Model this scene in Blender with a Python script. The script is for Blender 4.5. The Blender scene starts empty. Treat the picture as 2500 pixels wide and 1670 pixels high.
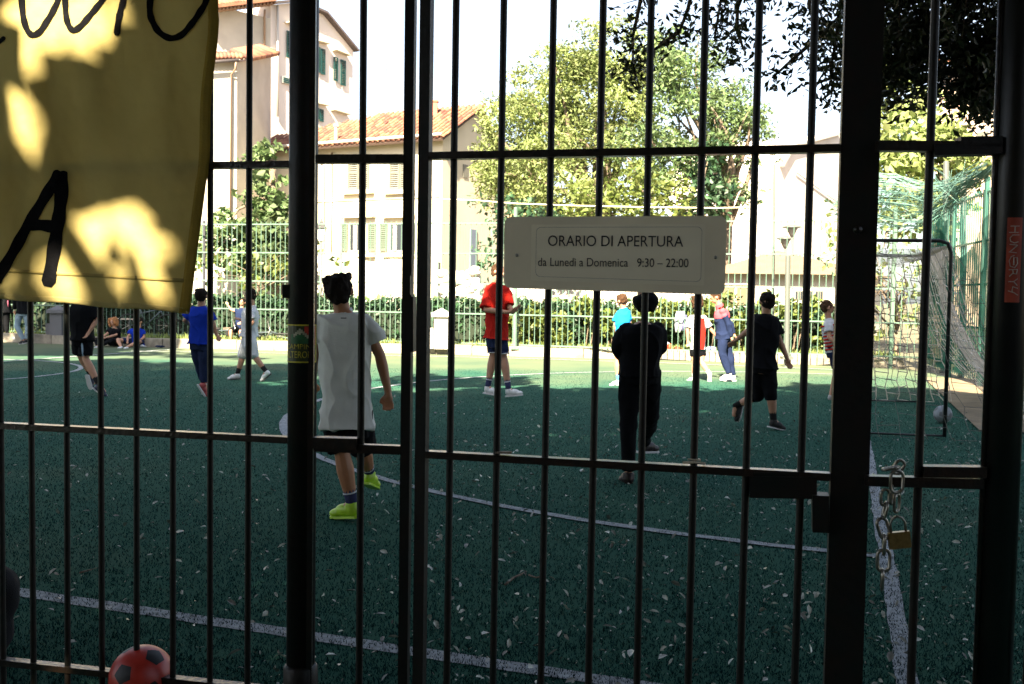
import bpy, bmesh, math, random
import numpy as np
from mathutils import Vector, Matrix, noise
random.seed(7); rng = np.random.default_rng(7)
SC = bpy.context.scene
COL = SC.collection
R = math.radians

# ------------------------------------------------------------------ camera
F = 2431.0; CX, CY = 1250.0, 835.0          # 35 mm lens, photo is 2500 x 1670
TILT, ROLL, EYE = R(2.68), R(0.9), 1.5
fw = Vector((0, math.cos(TILT), -math.sin(TILT)))
r0 = Vector((1, 0, 0)); u0 = Vector((0, math.sin(TILT), math.cos(TILT)))
RT = r0*math.cos(ROLL) + u0*math.sin(ROLL)
UP = -r0*math.sin(ROLL) + u0*math.cos(ROLL)
CAM = Vector((0, 0, EYE))
cd = bpy.data.cameras.new('camera'); cam = bpy.data.objects.new('camera', cd); COL.objects.link(cam)
cd.lens = 35.0; cd.sensor_width = 36.0; cd.clip_start = 0.05; cd.clip_end = 2000
m = Matrix((RT, UP, -fw)).transposed().to_4x4(); m.translation = CAM
cam.matrix_world = m
cd.dof.use_dof = True; cd.dof.focus_distance = 5.0; cd.dof.aperture_fstop = 9.0
SC.camera = cam

# ------------------------------------------------------------------ light
SUN_EL = R(41); SUN_AZ = math.atan2(-0.29, -0.957)     # the sun stands behind the viewer, a little to the left
sdir = Vector((math.sin(SUN_AZ)*math.cos(SUN_EL), math.cos(SUN_AZ)*math.cos(SUN_EL), math.sin(SUN_EL)))
w = bpy.data.worlds.new('World'); SC.world = w; w.use_nodes = True
nt = w.node_tree; bg = nt.nodes['Background']
sky = nt.nodes.new('ShaderNodeTexSky'); sky.sky_type = 'NISHITA'; sky.sun_disc = False
sky.sun_elevation = SUN_EL; sky.sun_rotation = SUN_AZ; sky.dust_density = 2.0; sky.ozone_density = 1.0; sky.air_density = 1.0
hz = nt.nodes.new('ShaderNodeHueSaturation'); hz.inputs['Saturation'].default_value = .65      # milky summer sky
nt.links.new(sky.outputs[0], hz.inputs['Color']); nt.links.new(hz.outputs[0], bg.inputs[0]); bg.inputs[1].default_value = 0.05
sl = bpy.data.lights.new('sun', 'SUN'); sl.energy = 5.0; sl.angle = R(0.53); sl.color = (1, 0.86, 0.63)
so = bpy.data.objects.new('sun', sl); COL.objects.link(so)
so.rotation_euler = sdir.to_track_quat('Z', 'Y').to_euler()
SC.view_settings.view_transform = 'Standard'; SC.view_settings.look = 'None'
SC.view_settings.exposure = 2.95; SC.view_settings.gamma = 1.0
SC.cycles.max_bounces = 6; SC.cycles.transparent_max_bounces = 12

# ------------------------------------------------------------------ geometry of the view
def ray(px, py):
    return fw + RT*((px-CX)/F) + UP*((CY-py)/F)
def pix(px, py, D):                 # point seen at photo pixel, at depth Y = D
    d = ray(px, py); return CAM + d*(D/d.y)
def gnd(px, py, z=0.0):             # point seen at photo pixel, at height z
    d = ray(px, py); return CAM + d*((z-EYE)/d.z)
K = 1/0.93888
def u(x, y): return (x*K, y*K)
def gu(x, y, z=0.0): return gnd(x*K, y*K, z)
def pu(x, y, D): return pix(x*K, y*K, D)
class Plane:                        # a vertical plane through two points
    def __init__(s, a, b):
        s.a = Vector((a.x, a.y, 0)); s.b = Vector((b.x, b.y, 0))
        s.t = (s.b-s.a).normalized(); s.n = Vector((s.t.y, -s.t.x, 0))   # normal towards camera
        s.len = (s.b-s.a).length
    def at(s, px, py, off=0.0):
        d = ray(px, py); a = s.a + s.n*off
        k = (a-CAM).dot(s.n)/d.dot(s.n); return CAM + d*k
    def u(s, x, y, off=0.0): return s.at(x*K, y*K, off)
    def P(s, l, z, off=0.0): return s.a + s.t*l + s.n*off + Vector((0, 0, z))
    def L(s, p): return (Vector((p.x, p.y, 0))-s.a).dot(s.t)

# ------------------------------------------------------------------ materials
MATS = {}
def mat(name, col, rough=0.7, metal=0.0, var=0.0, vscale=8.0, bump=0.0, bscale=60.0, island=0.0, objrand=0.0,
        trans=0.0, spec=0.5, sheen=0.0, col2=None, detail=4.0):
    if name in MATS: return MATS[name]
    M = bpy.data.materials.new(name); M.use_nodes = True; t = M.node_tree; n = t.nodes; l = t.links
    b = n['Principled BSDF']; b.inputs['Roughness'].default_value = rough; b.inputs['Metallic'].default_value = metal
    b.inputs['Specular IOR Level'].default_value = spec
    out = None
    tc = n.new('ShaderNodeNewGeometry')
    rgb = n.new('ShaderNodeRGB'); rgb.outputs[0].default_value = (*col, 1); cur = rgb.outputs[0]
    if var > 0:
        nz = n.new('ShaderNodeTexNoise'); nz.inputs['Scale'].default_value = vscale; nz.inputs['Detail'].default_value = detail
        l.new(tc.outputs['Position'], nz.inputs['Vector'])
        rp = n.new('ShaderNodeMapRange'); rp.inputs[1].default_value = .3; rp.inputs[2].default_value = .7
        l.new(nz.outputs[0], rp.inputs[0])
        mx = n.new('ShaderNodeMix'); mx.data_type = 'RGBA'
        l.new(rp.outputs[0], mx.inputs[0])
        c2 = col2 or tuple(c*(1-var) for c in col); c1 = col if col2 else tuple(min(1, c*(1+var*.5)) for c in col)
        mx.inputs[6].default_value = (*c2, 1); mx.inputs[7].default_value = (*c1, 1); cur = mx.outputs[2]
    for amt, src in ((island, 'i'), (objrand, 'o')):
        if amt > 0:
            hs = n.new('ShaderNodeHueSaturation'); l.new(cur, hs.inputs['Color'])
            if src == 'i': o = tc.outputs['Random Per Island']
            else: o = n.new('ShaderNodeObjectInfo').outputs['Random']
            mr = n.new('ShaderNodeMapRange'); mr.inputs[3].default_value = 1-amt; mr.inputs[4].default_value = 1+amt
            l.new(o, mr.inputs[0]); l.new(mr.outputs[0], hs.inputs['Value'])
            mh = n.new('ShaderNodeMapRange'); mh.inputs[3].default_value = .5-amt*.05; mh.inputs[4].default_value = .5+amt*.04
            l.new(o, mh.inputs[0]); l.new(mh.outputs[0], hs.inputs['Hue'])
            cur = hs.outputs[0]
    l.new(cur, b.inputs['Base Color'])
    if bump > 0:
        nb = n.new('ShaderNodeTexNoise'); nb.inputs['Scale'].default_value = bscale; nb.inputs['Detail'].default_value = 5
        l.new(tc.outputs['Position'], nb.inputs['Vector'])
        bp = n.new('ShaderNodeBump'); bp.inputs['Strength'].default_value = bump; bp.inputs['Distance'].default_value = .02
        l.new(nb.outputs[0], bp.inputs['Height']); l.new(bp.outputs[0], b.inputs['Normal'])
    if trans > 0:
        tr = n.new('ShaderNodeBsdfTranslucent'); l.new(cur, tr.inputs[0])
        ms = n.new('ShaderNodeMixShader'); ms.inputs[0].default_value = trans
        l.new(b.outputs[0], ms.inputs[1]); l.new(tr.outputs[0], ms.inputs[2])
        l.new(ms.outputs[0], n['Material Output'].inputs[0])
    MATS[name] = M; return M

paint = mat('dark_green_paint', (.003, .0065, .0052), .5, 0, .5, 14, .12, 45, spec=.3, col2=(.010, .0055, .0035), detail=8)
paint_rail = mat('worn_rail_paint', (.006, .009, .008), .28, .1, .6, 22, .22, 60, col2=(.022, .011, .006), detail=8)
steel = mat('galvanised_steel', (.35, .33, .28), .3, .9, .4, 60)
brass = mat('brass', (.35, .24, .08), .35, .8, .3, 80)
far_rail = mat('green_grey_fence_paint', (.10, .17, .13), .45, 0, .2, 10)
stucco_cream = mat('cream_stucco', (.52, .46, .35), .9, 0, .12, .6, .2, 12)
stucco_pale = mat('pale_pink_stucco', (.62, .55, .50), .9, 0, .12, .5, .2, 10)
stucco_white = mat('whitewashed_wall', (.42, .38, .32), .9, 0, .15, .8, .3, 8)
stucco_grey = mat('grey_stucco', (.38, .36, .34), .9, 0, .2, .8, .2, 8)
stucco_yellow = mat('yellow_stucco', (.5, .36, .17), .9, 0, .12, .6)
terracotta = mat('terracotta_tile', (.22, .095, .055), .85, 0, .35, 3, .3, 20, objrand=.35)
terracotta_j = mat('terracotta_joined', (.22, .095, .055), .85, 0, .35, 3, .3, 20, island=.35)
shutter_grey = mat('grey_shutter', (.13, .125, .10), .7)
shutter_sage = mat('sage_shutter', (.075, .10, .075), .7)
shutter_green = mat('dark_green_shutter', (.004, .045, .04), .5)
white_frame = mat('white_frame', (.42, .40, .37), .6)
glass = mat('window_glass', (.02, .025, .03), .08)
copper = mat('brown_downpipe', (.25, .17, .12), .5, .3)
zinc = mat('zinc_gutter', (.45, .42, .38), .5, .3)
stone = mat('grey_stone', (.27, .24, .19), .9, 0, .4, 5, .6, 25, objrand=.12)
stone_pale = mat('pale_stone', (.5, .47, .42), .9, 0, .25, 4, .5, 20, objrand=.1)
bark = mat('bark', (.16, .12, .085), .95, 0, .5, 12, 1, 30)
skin = mat('skin', (.40, .21, .13), .55, 0, .08, 20, .05, 200)
skin_tan = mat('tanned_skin', (.34, .15, .07), .5, 0, .08, 20, .05, 200)
hair_dark = mat('dark_hair', (.010, .006, .004), .8, 0, .5, 80, .8, 150, spec=.15)
hair_brown = mat('brown_hair', (.07, .034, .016), .8, 0, .5, 80, .8, 150, spec=.2)
hair_ginger = mat('ginger_hair', (.42, .17, .05), .6, 0, .5, 60, .8, 120)
eye_m = mat('eye', (.02, .015, .01), .2)
lip_m = mat('lips', (.38, .13, .10), .5)
def fabric(name, c, **k): return mat('cloth_'+name, c, .95, 0, .12, 9, .25, 160, spec=.12, **k)

# ------------------------------------------------------------------ mesh helpers
def mesh_np(name, V, Fa, material, smooth=False):
    me = bpy.data.meshes.new(name)
    V = np.asarray(V, dtype=np.float32)
    if isinstance(Fa, np.ndarray):
        k = Fa.shape[1]; me.vertices.add(len(V)); me.vertices.foreach_set('co', V.ravel())
        me.loops.add(Fa.size); me.loops.foreach_set('vertex_index', Fa.astype(np.int32).ravel())
        me.polygons.add(len(Fa)); me.polygons.foreach_set('loop_start', np.arange(0, Fa.size, k, dtype=np.int32))
        me.polygons.foreach_set('loop_total', np.full(len(Fa), k, dtype=np.int32))
        me.update(calc_edges=True)
    else:
        me.from_pydata([tuple(v) for v in V], [], Fa); me.update()
    if smooth: me.polygons.foreach_set('use_smooth', np.ones(len(me.polygons), dtype=bool)); me.update()
    if material: me.materials.append(material)
    return me
class MB:
    """collects shapes, then links them as one mesh object"""
    def __init__(s): s.v = []; s.f = []
    def add(s, vs, fs):
        o = len(s.v); s.v += [Vector(x) for x in vs]; s.f += [tuple(i+o for i in f) for f in fs]; return s
    def box(s, c, sx, sy, sz, ax=None, ay=None, az=None):
        ax = ax or Vector((1, 0, 0)); ay = ay or Vector((0, 1, 0)); az = az or Vector((0, 0, 1)); c = Vector(c)
        vs = [c+ax*(i*sx/2)+ay*(j*sy/2)+az*(k*sz/2) for i in (-1, 1) for j in (-1, 1) for k in (-1, 1)]
        return s.add(vs, [(0, 1, 3, 2), (4, 6, 7, 5), (0, 4, 5, 1), (2, 3, 7, 6), (0, 2, 6, 4), (1, 5, 7, 3)])
    def beam(s, p, q, wd, h, up=Vector((0, 0, 1))):
        p = Vector(p); q = Vector(q); t = (q-p).normalized(); sd = t.cross(up)
        if sd.length < 1e-4: sd = Vector((1, 0, 0))
        sd.normalize(); uu = sd.cross(t).normalized()
        return s.box((p+q)/2, (q-p).length, wd, h, t, sd, uu)
    def tube(s, pts, rad, n=8, cap=True, flat=None):
        pts = [Vector(p) for p in pts]
        if not isinstance(rad, (list, tuple)): rad = [rad]*len(pts)
        o = len(s.v); t0 = (pts[1]-pts[0]).normalized(); sd = t0.orthogonal().normalized()
        for i, p in enumerate(pts):
            t = (pts[min(i+1, len(pts)-1)]-pts[max(i-1, 0)])
            if t.length < 1e-7: t = t0
            t = t.normalized(); sd = (sd - t*sd.dot(t)).normalized(); bi = t.cross(sd)
            for j in range(n):
                a = 2*math.pi*j/n; s.v.append(p + (sd*math.cos(a)+bi*math.sin(a))*rad[i])
        for i in range(len(pts)-1):
            for j in range(n):
                a = o+i*n+j; b = o+i*n+(j+1) % n; s.f.append((a, b, b+n, a+n))
        if cap and n > 2:
            s.f.append(tuple(o+j for j in reversed(range(n)))); e = o+(len(pts)-1)*n; s.f.append(tuple(e+j for j in range(n)))
        return s
    def ell(s, c, rx, ry, rz, ax=None, ay=None, az=None, nu=12, nv=8):
        ax = ax or Vector((1, 0, 0)); ay = ay or Vector((0, 1, 0)); az = az or Vector((0, 0, 1)); c = Vector(c)
        vs = [c-az*rz]
        for i in range(1, nv):
            ph = -math.pi/2+math.pi*i/nv
            for j in range(nu):
                a = 2*math.pi*j/nu; vs.append(c+ax*(rx*math.cos(ph)*math.cos(a))+ay*(ry*math.cos(ph)*math.sin(a))+az*(rz*math.sin(ph)))
        vs.append(c+az*rz); fs = []
        for j in range(nu): fs.append((0, 1+(j+1) % nu, 1+j))
        for i in range(nv-2):
            for j in range(nu):
                a = 1+i*nu+j; b = 1+i*nu+(j+1) % nu; fs.append((a, b, b+nu, a+nu))
        e = len(vs)-1; o = 1+(nv-2)*nu
        for j in range(nu): fs.append((o+j, o+(j+1) % nu, e))
        return s.add(vs, fs)
    def loft(s, st, ax, n=18, pw=2.4):
        """stations: (centre, half width, half depth, depth axis)"""
        o = len(s.v); ax = Vector(ax).normalized()
        for (c, hw, hd, dy) in st:
            dy = Vector(dy).normalized()
            for j in range(n):
                a = 2*math.pi*j/n; ca, sa = math.cos(a), math.sin(a)
                x = math.copysign(abs(ca)**(2/pw), ca); y = math.copysign(abs(sa)**(2/pw), sa)
                s.v.append(Vector(c)+ax*hw*x+dy*hd*y)
        for i in range(len(st)-1):
            for j in range(n):
                a = o+i*n+j; b = o+i*n+(j+1) % n; s.f.append((a, b, b+n, a+n))
        s.f.append(tuple(o+j for j in reversed(range(n)))); e = o+(len(st)-1)*n; s.f.append(tuple(e+j for j in range(n)))
        return s
    def obj(s, name, material, parent=None, smooth=False, at=None):
        at = Vector(at) if at is not None else Vector((0, 0, 0))
        me = bpy.data.meshes.new(name); me.from_pydata([tuple(v-at) for v in s.v], [], s.f)
        me.materials.append(material)
        if smooth: me.polygons.foreach_set('use_smooth', np.ones(len(me.polygons), dtype=bool))
        bm = bmesh.new(); bm.from_mesh(me); bmesh.ops.recalc_face_normals(bm, faces=bm.faces); bm.to_mesh(me); bm.free()
        me.update()
        return link(name, me, parent, at)
def link(name, me, parent=None, loc=None, rot=None, scale=None):
    o = bpy.data.objects.new(name, me); COL.objects.link(o)
    if loc is not None: o.location = loc
    if rot is not None: o.rotation_euler = rot
    if scale is not None: o.scale = scale
    if parent is not None:
        o.parent = parent; o.matrix_parent_inverse = Matrix.Translation(parent.location).inverted()
    return o
def thing(name, label, cat, loc=(0, 0, 0), group=None):
    o = bpy.data.objects.new(name, None); COL.objects.link(o); o.location = loc; o.empty_display_size = .2
    o['label'] = label; o['category'] = cat
    if group: o['group'] = group
    return o
def tag(o, label, cat, group=None):
    o['label'] = label; o['category'] = cat
    if group: o['group'] = group
    return o
def struct(o): o['kind'] = 'structure'; return o
def stuff(o): o['kind'] = 'stuff'; return o
TMP = bpy.data.scenes.new('scratch')         # small scene in which modifiers are evaluated quickly
def remesh(mb, name, material, vox, parent=None, smooth=3, disp=0.0, dscale=6.0, fac=.5, crease=0.0):
    me = bpy.data.meshes.new(name+'_raw'); me.from_pydata([tuple(v) for v in mb.v], [], mb.f)
    bm = bmesh.new(); bm.from_mesh(me); bmesh.ops.recalc_face_normals(bm, faces=bm.faces); bm.to_mesh(me); bm.free()
    o = bpy.data.objects.new(name, me); TMP.collection.objects.link(o)
    md = o.modifiers.new('r', 'REMESH'); md.mode = 'VOXEL'; md.voxel_size = vox
    if smooth:
        ms = o.modifiers.new('s', 'SMOOTH'); ms.iterations = smooth; ms.factor = fac
    vl = TMP.view_layers[0]; vl.update(); dg = vl.depsgraph
    me2 = bpy.data.meshes.new_from_object(o.evaluated_get(dg)); o.modifiers.clear(); TMP.collection.objects.unlink(o); COL.objects.link(o)
    o.data = me2; bpy.data.meshes.remove(me); me2.name = name
    me2.materials.clear(); me2.materials.append(material)
    if disp > 0:
        n_ = len(me2.vertices); co = np.empty(n_*3, dtype=np.float32); no = np.empty(n_*3, dtype=np.float32)
        me2.vertices.foreach_get('co', co); me2.vertex_normals.foreach_get('vector', no); co = co.reshape(-1, 3); no = no.reshape(-1, 3)
        dd = np.array([noise.noise(Vector((c[0], c[1], c[2]*.55))*dscale)+.5*noise.noise(Vector((c[0], c[1], c[2]*.55))*dscale*2.3) for c in co.tolist()], dtype=np.float32)
        if crease: dd = dd+crease*np.array([(1-abs(noise.noise(Vector((c[0]*3.2+c[2]*1.6, c[1]*3.2, c[2]*1.9-c[0]*1.2))*1.7+Vector((5, 3, 1)))))**7-.25 for c in co.tolist()], dtype=np.float32)
        co = co+no*(disp*dd)[:, None]; me2.vertices.foreach_set('co', co.ravel())
    me2.polygons.foreach_set('use_smooth', np.ones(len(me2.polygons), dtype=bool)); me2.update()
    if parent is not None: o.parent = parent; o.matrix_parent_inverse = Matrix.Translation(parent.location).inverted()
    return o

# ------------------------------------------------------------------ foliage
def leaf_cloud(name, C, size, material, parent=None, flat=0.4, elong=1.9, fold=.25):
    """one small folded leaf face pair per centre"""
    C = np.asarray(C, dtype=np.float64); N = len(C)
    nrm = rng.normal(size=(N, 3)); nrm[:, 2] += flat*np.sign(rng.random(N)-.2)*2
    nrm /= np.linalg.norm(nrm, axis=1)[:, None]
    t = np.cross(nrm, rng.normal(size=(N, 3))); t /= np.linalg.norm(t, axis=1)[:, None]
    b = np.cross(nrm, t)
    sz = size*(.65+.7*rng.random(N))[:, None]
    h = sz*.5*elong; wd = sz*.5
    V = np.empty((N, 4, 3)); V[:, 0] = C-t*h; V[:, 1] = C+b*wd+nrm*sz*fold; V[:, 2] = C+t*h; V[:, 3] = C-b*wd+nrm*sz*fold
    idx = np.arange(N)[:, None]*4
    Fa = np.concatenate([idx+np.array([[0, 1, 2]]), idx+np.array([[0, 2, 3]])])
    me = mesh_np(name, V.reshape(-1, 3), Fa, material)
    return link(name, me, parent, (0, 0, 0)) if parent is None else _lp(name, me, parent)
def _lp(name, me, parent):
    o = bpy.data.objects.new(name, me); COL.objects.link(o); o.parent = parent
    o.matrix_parent_inverse = Matrix.Translation(parent.location).inverted(); return o
def clumps(centres, n_each, shell=.55):
    """centres: rows (x,y,z,rx,ry,rz) -> points filling ragged shells"""
    out = []
    for c in centres:
        k = int(n_each*(c[3]*c[4]*c[5])**(2/3.)) if n_each > 50 else n_each
        d = rng.normal(size=(k, 3)); d /= np.linalg.norm(d, axis=1)[:, None]
        r = (shell+(1.08-shell)*rng.random(k)**.7)*(1+.12*rng.normal(size=k))
        out.append(np.array(c[:3])+d*r[:, None]*np.array(c[3:6]))
    return np.concatenate(out)
def sub_clumps(blobs, n, frac=.35):
    """scatter small clumps over big blobs so the crown is uneven"""
    out = []
    tot = sum((b[3]*b[4]*b[5])**(2/3.) for b in blobs)
    for b in blobs:
        k = max(3, int(n*(b[3]*b[4]*b[5])**(2/3.)/tot))
        for _ in range(k):
            d = rng.normal(size=3); d /= np.linalg.norm(d); r = .45+.6*rng.random()
            p = np.array(b[:3])+d*r*np.array(b[3:6]); s = frac*(.5+.8*rng.random())*np.array(b[3:6]).mean()
            out.append((*p, s*1.15, s*1.15, s*.7))
    return out
def limbs(mb, base, top, tips, r0_, rng_bend=.3):
    base = Vector(base); top = Vector(top)
    mid = (base+top)/2+Vector((random.uniform(-.2, .2), random.uniform(-.2, .2), 0))
    mb.tube([base-Vector((0, 0, .1)), base+Vector((0, 0, .3)), mid, top], [r0_*1.35, r0_, r0_*.8, r0_*.55], 9)
    for t in tips:
        t = Vector(t); k = random.uniform(.45, 1.0); s = base.lerp(top, k)
        m1 = s.lerp(t, .4)+Vector((random.uniform(-1, 1), random.uniform(-1, 1), random.uniform(.1, .8)))*rng_bend
        m2 = s.lerp(t, .75)+Vector((random.uniform(-1, 1), random.uniform(-1, 1), random.uniform(0, .5)))*rng_bend
        rr = r0_*random.uniform(.22, .42)
        mb.tube([s, m1, m2, t], [rr, rr*.7, rr*.4, rr*.15], 6)
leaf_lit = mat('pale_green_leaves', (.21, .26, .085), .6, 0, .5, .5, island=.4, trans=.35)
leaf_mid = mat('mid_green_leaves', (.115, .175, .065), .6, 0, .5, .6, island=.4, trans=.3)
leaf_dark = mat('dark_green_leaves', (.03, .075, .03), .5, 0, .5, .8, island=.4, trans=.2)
leaf_oak = mat('overhanging_leaves', (.042, .052, .018), .38, 0, .4, 2, island=.5, trans=.12)
leaf_bush = mat('bush_leaves', (.14, .18, .04), .5, 0, .5, 3, island=.4, trans=.35)
leaf_hedge = mat('hedge_leaves', (.022, .06, .022), .55, 0, .5, 3, island=.4, trans=.15)

# ================================================================== GROUND
mb = MB(); mb.box((0, 150, -.15), 900, 900, .2)
struct(mb.obj('park_ground', mat('earth', (.11, .10, .06), .95, 0, .4, 1.5, .6, 12)))
mb = MB(); mb.box((0, -6.5, -.03), 80, 14.6, .06); struct(mb.obj('lane', mat('asphalt', (.045, .045, .045), .9, 0, .3, 3, .4, 60)))  # dark ground added out of view to cut light bounced onto the gate
# kerb line (photo measured, on the ground)
KB = [gu(-420, 772), gu(0, 784), gu(374, 797), gu(629, 803), gu(1000, 812), gu(1514, 825), gu(1850, 836), gu(2080, 846)]
kA, kB = KB[0], KB[-1]
# artificial turf with a dark, fibrous look
M = bpy.data.materials.new('artificial_turf'); M.use_nodes = True; t = M.node_tree; n = t.nodes; l = t.links
b = n['Principled BSDF']; b.inputs['Roughness'].default_value = .95; b.inputs['Specular IOR Level'].default_value = .04
g = n.new('ShaderNodeNewGeometry')
nz = n.new('ShaderNodeTexNoise'); nz.inputs['Scale'].default_value = .8; nz.inputs['Detail'].default_value = 8; l.new(g.outputs['Position'], nz.inputs[0])
nf = n.new('ShaderNodeTexNoise'); nf.inputs['Scale'].default_value = 140; nf.inputs['Detail'].default_value = 3; l.new(g.outputs['Position'], nf.inputs[0])
m1 = n.new('ShaderNodeMix'); m1.data_type = 'RGBA'; m1.inputs[6].default_value = (.014, .066, .053, 1); m1.inputs[7].default_value = (.042, .110, .072, 1)
l.new(nz.outputs[0], m1.inputs[0])
mr = n.new('ShaderNodeMapRange'); mr.inputs[1].default_value = .3; mr.inputs[2].default_value = .72; mr.inputs[3].default_value = .55; mr.inputs[4].default_value = 1.4
l.new(nf.outputs[0], mr.inputs[0]); hs = n.new('ShaderNodeHueSaturation'); l.new(m1.outputs[2], hs.inputs['Color']); l.new(mr.outputs[0], hs.inputs['Value'])
# sunlit paleness of the far turf put into the colour, mixed with edge sand
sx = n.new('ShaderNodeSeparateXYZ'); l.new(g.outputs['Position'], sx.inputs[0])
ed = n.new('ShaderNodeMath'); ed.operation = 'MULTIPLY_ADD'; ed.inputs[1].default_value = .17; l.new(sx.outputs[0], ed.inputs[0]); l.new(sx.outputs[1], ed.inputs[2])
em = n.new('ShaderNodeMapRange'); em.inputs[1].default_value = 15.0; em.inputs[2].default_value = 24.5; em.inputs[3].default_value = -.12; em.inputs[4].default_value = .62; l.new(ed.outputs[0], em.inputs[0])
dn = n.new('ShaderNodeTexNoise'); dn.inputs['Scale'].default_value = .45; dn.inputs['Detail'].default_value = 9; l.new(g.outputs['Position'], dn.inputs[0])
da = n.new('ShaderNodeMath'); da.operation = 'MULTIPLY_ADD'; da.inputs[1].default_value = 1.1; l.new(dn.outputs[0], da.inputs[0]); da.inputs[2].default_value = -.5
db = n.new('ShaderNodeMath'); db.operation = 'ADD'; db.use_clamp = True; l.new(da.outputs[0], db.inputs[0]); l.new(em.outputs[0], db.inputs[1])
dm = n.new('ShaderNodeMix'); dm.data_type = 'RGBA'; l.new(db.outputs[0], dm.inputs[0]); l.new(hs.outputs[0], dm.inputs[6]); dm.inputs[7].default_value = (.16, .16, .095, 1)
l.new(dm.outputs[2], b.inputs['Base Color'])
bp = n.new('ShaderNodeBump'); bp.inputs['Strength'].default_value = .35; bp.inputs['Distance'].default_value = .004; l.new(nf.outputs[0], bp.inputs['Height']); l.new(bp.outputs[0], b.inputs['Normal'])
turf = M
mb = MB()
near = [Vector((-16, 1.2, 0)), Vector((8.5, 1.2, 0))]
V = [near[0]]+[p for p in KB]+[Vector((9.4, 14, 0)), near[1]]
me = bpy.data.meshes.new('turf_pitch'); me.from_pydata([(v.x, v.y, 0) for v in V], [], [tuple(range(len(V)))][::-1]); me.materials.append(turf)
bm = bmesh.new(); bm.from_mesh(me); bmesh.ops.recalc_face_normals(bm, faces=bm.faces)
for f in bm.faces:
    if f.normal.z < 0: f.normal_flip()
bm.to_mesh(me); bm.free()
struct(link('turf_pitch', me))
# short upright fibres on the nearest turf so it reads as pile
def blades(N, y0, y1, hgt, wid, material, name):
    y = y0+(y1-y0)*rng.random(N)**2.2; x = (rng.random(N)*1.16-.58)*y
    a = rng.random(N)*6.28; C = np.stack([x, y, np.full(N, .001)], 1)
    s = np.stack([np.cos(a), np.sin(a), 0*a], 1)*wid*.5
    tip = np.stack([rng.normal(size=N)*hgt*.5, rng.normal(size=N)*hgt*.5, hgt*(.6+.7*rng.random(N))], 1)
    V = np.empty((N, 3, 3)); V[:, 0] = C-s; V[:, 1] = C+s; V[:, 2] = C+tip
    return mesh_np(name, V.reshape(-1, 3), np.arange(N*3).reshape(-1, 3), material)
stuff(tag(link('turf_fibres', blades(260000, 2.9, 20, .014, .0052, mat('turf_fibre', (.004, .026, .027), .95, island=.5, spec=0), 'turf_fibres')),
          'short green plastic fibres of the artificial turf nearest the gate', 'turf'))
# painted lines, 4 mm above the turf
line_m = mat('worn_white_line', (.31, .335, .35), .95, 0, .35, 25, .3, 90, detail=4, spec=.05)
def line(pts, wd, name='pitch_line', z=.004, jag=.006):
    pts = [Vector((p.x, p.y, z)) for p in pts]; P = []
    for a, b_ in zip(pts[:-1], pts[1:]):
        k = max(1, int((b_-a).length/.12)) if a.y < 9 else 1
        P += [a.lerp(b_, i/k) for i in range(k)]
    P.append(pts[-1]); mb = MB(); vs = []
    for i, p in enumerate(P):
        t = (P[min(i+1, len(P)-1)]-P[max(i-1, 0)]).normalized(); s = Vector((-t.y, t.x, 0))
        vs += [p+s*(wd/2+random.uniform(-jag, jag)), p-s*(wd/2+random.uniform(-jag, jag))]
    fs = [(2*i, 2*i+1, 2*i+3, 2*i+2) for i in range(len(P)-1)]
    mb.add(vs, fs); o = mb.obj(name, line_m); return struct(o)
G1, G2 = gu(2080, 1560), gu(2000, 1090)
gd = (G2-G1).normalized(); gn = Vector((gd.y, -gd.x, 0))          # goal line direction, outward normal
T0, T1 = gu(0, 1352), gu(1350, 1556)
td = (T1-T0).normalized()
line([G1-gd*1.1, G2, G2+gd*13], .085)
line([T0-td*8, T0, T1, T1+td*3.2], .10)
gc = Vector((4.54, 12.9, 0)); arc = []
for i in range(37):
    a = math.pi*i/36; arc.append(gc - gd*7.5*math.cos(a) - gn*7.25*math.sin(a))
line(arc, .085, z=.008)
cc = Vector((-11.0, 17.6, 0)); line([cc+Vector((math.cos(a), math.sin(a), 0))*3.1 for a in [math.tau*i/48 for i in range(49)]], .09, z=.008)
line([cc-gd*2, cc+gd*8.0], .09, z=.012)
line([gu(300, 806), gu(640, 811), gu(1080, 820), gu(1214, 823.5), gu(1514, 833), gu(1848, 846), gu(2000, 852)], .09, z=.016)

# sandy strip beside and behind the goal
sand = mat('sandy_ground', (.19, .145, .09), .95, 0, .35, 2, .5, 25)
mb = MB(); a = gc+gd*8; pts = [gc+gn*1.3-gd*1.0, gc+gn*1.3+gd*7.5, gc+gn*6+gd*7.5, gc+gn*6-gd*1.0]
mb.add([Vector((p.x, p.y, .02)) for p in pts], [(0, 1, 2, 3)]); struct(mb.obj('sandy_path', sand))

# kerb of separate stones and the raised verge behind it
kerb = bpy.data.objects.new('kerb', None); COL.objects.link(kerb); kerb['kind'] = 'structure'
protos = []
for i in range(3):
    q = MB(); q.box((0, 0, .11), 1, .22, .26); me = q.obj('kerb_stone', stone); mm = me.data; bpy.data.objects.remove(me)
    bm = bmesh.new(); bm.from_mesh(mm); bmesh.ops.bevel(bm, geom=bm.edges[:], offset=.03, segments=1); bm.to_mesh(mm); bm.free(); protos.append(mm)
for a, b_ in zip(KB[:-1], KB[1:]):
    L_ = (b_-a).length; k = max(1, round(L_/.92)); d = (b_-a)/k
    for i in range(k):
        c = a+d*(i+.5); o = link('kerb_stone', random.choice(protos), kerb, (c.x, c.y+.11+random.uniform(-.012, .012), random.uniform(-.012, .008)),
                                 (0, 0, math.atan2(d.y, d.x)+random.uniform(-.01, .01)), (d.length*.982, 1, random.uniform(.97, 1.03)))
mb = MB(); vs = []
verge_m = mat('verge_soil', (.15, .14, .06), .95, 0, .5, 2.5, .8, 20)
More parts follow.
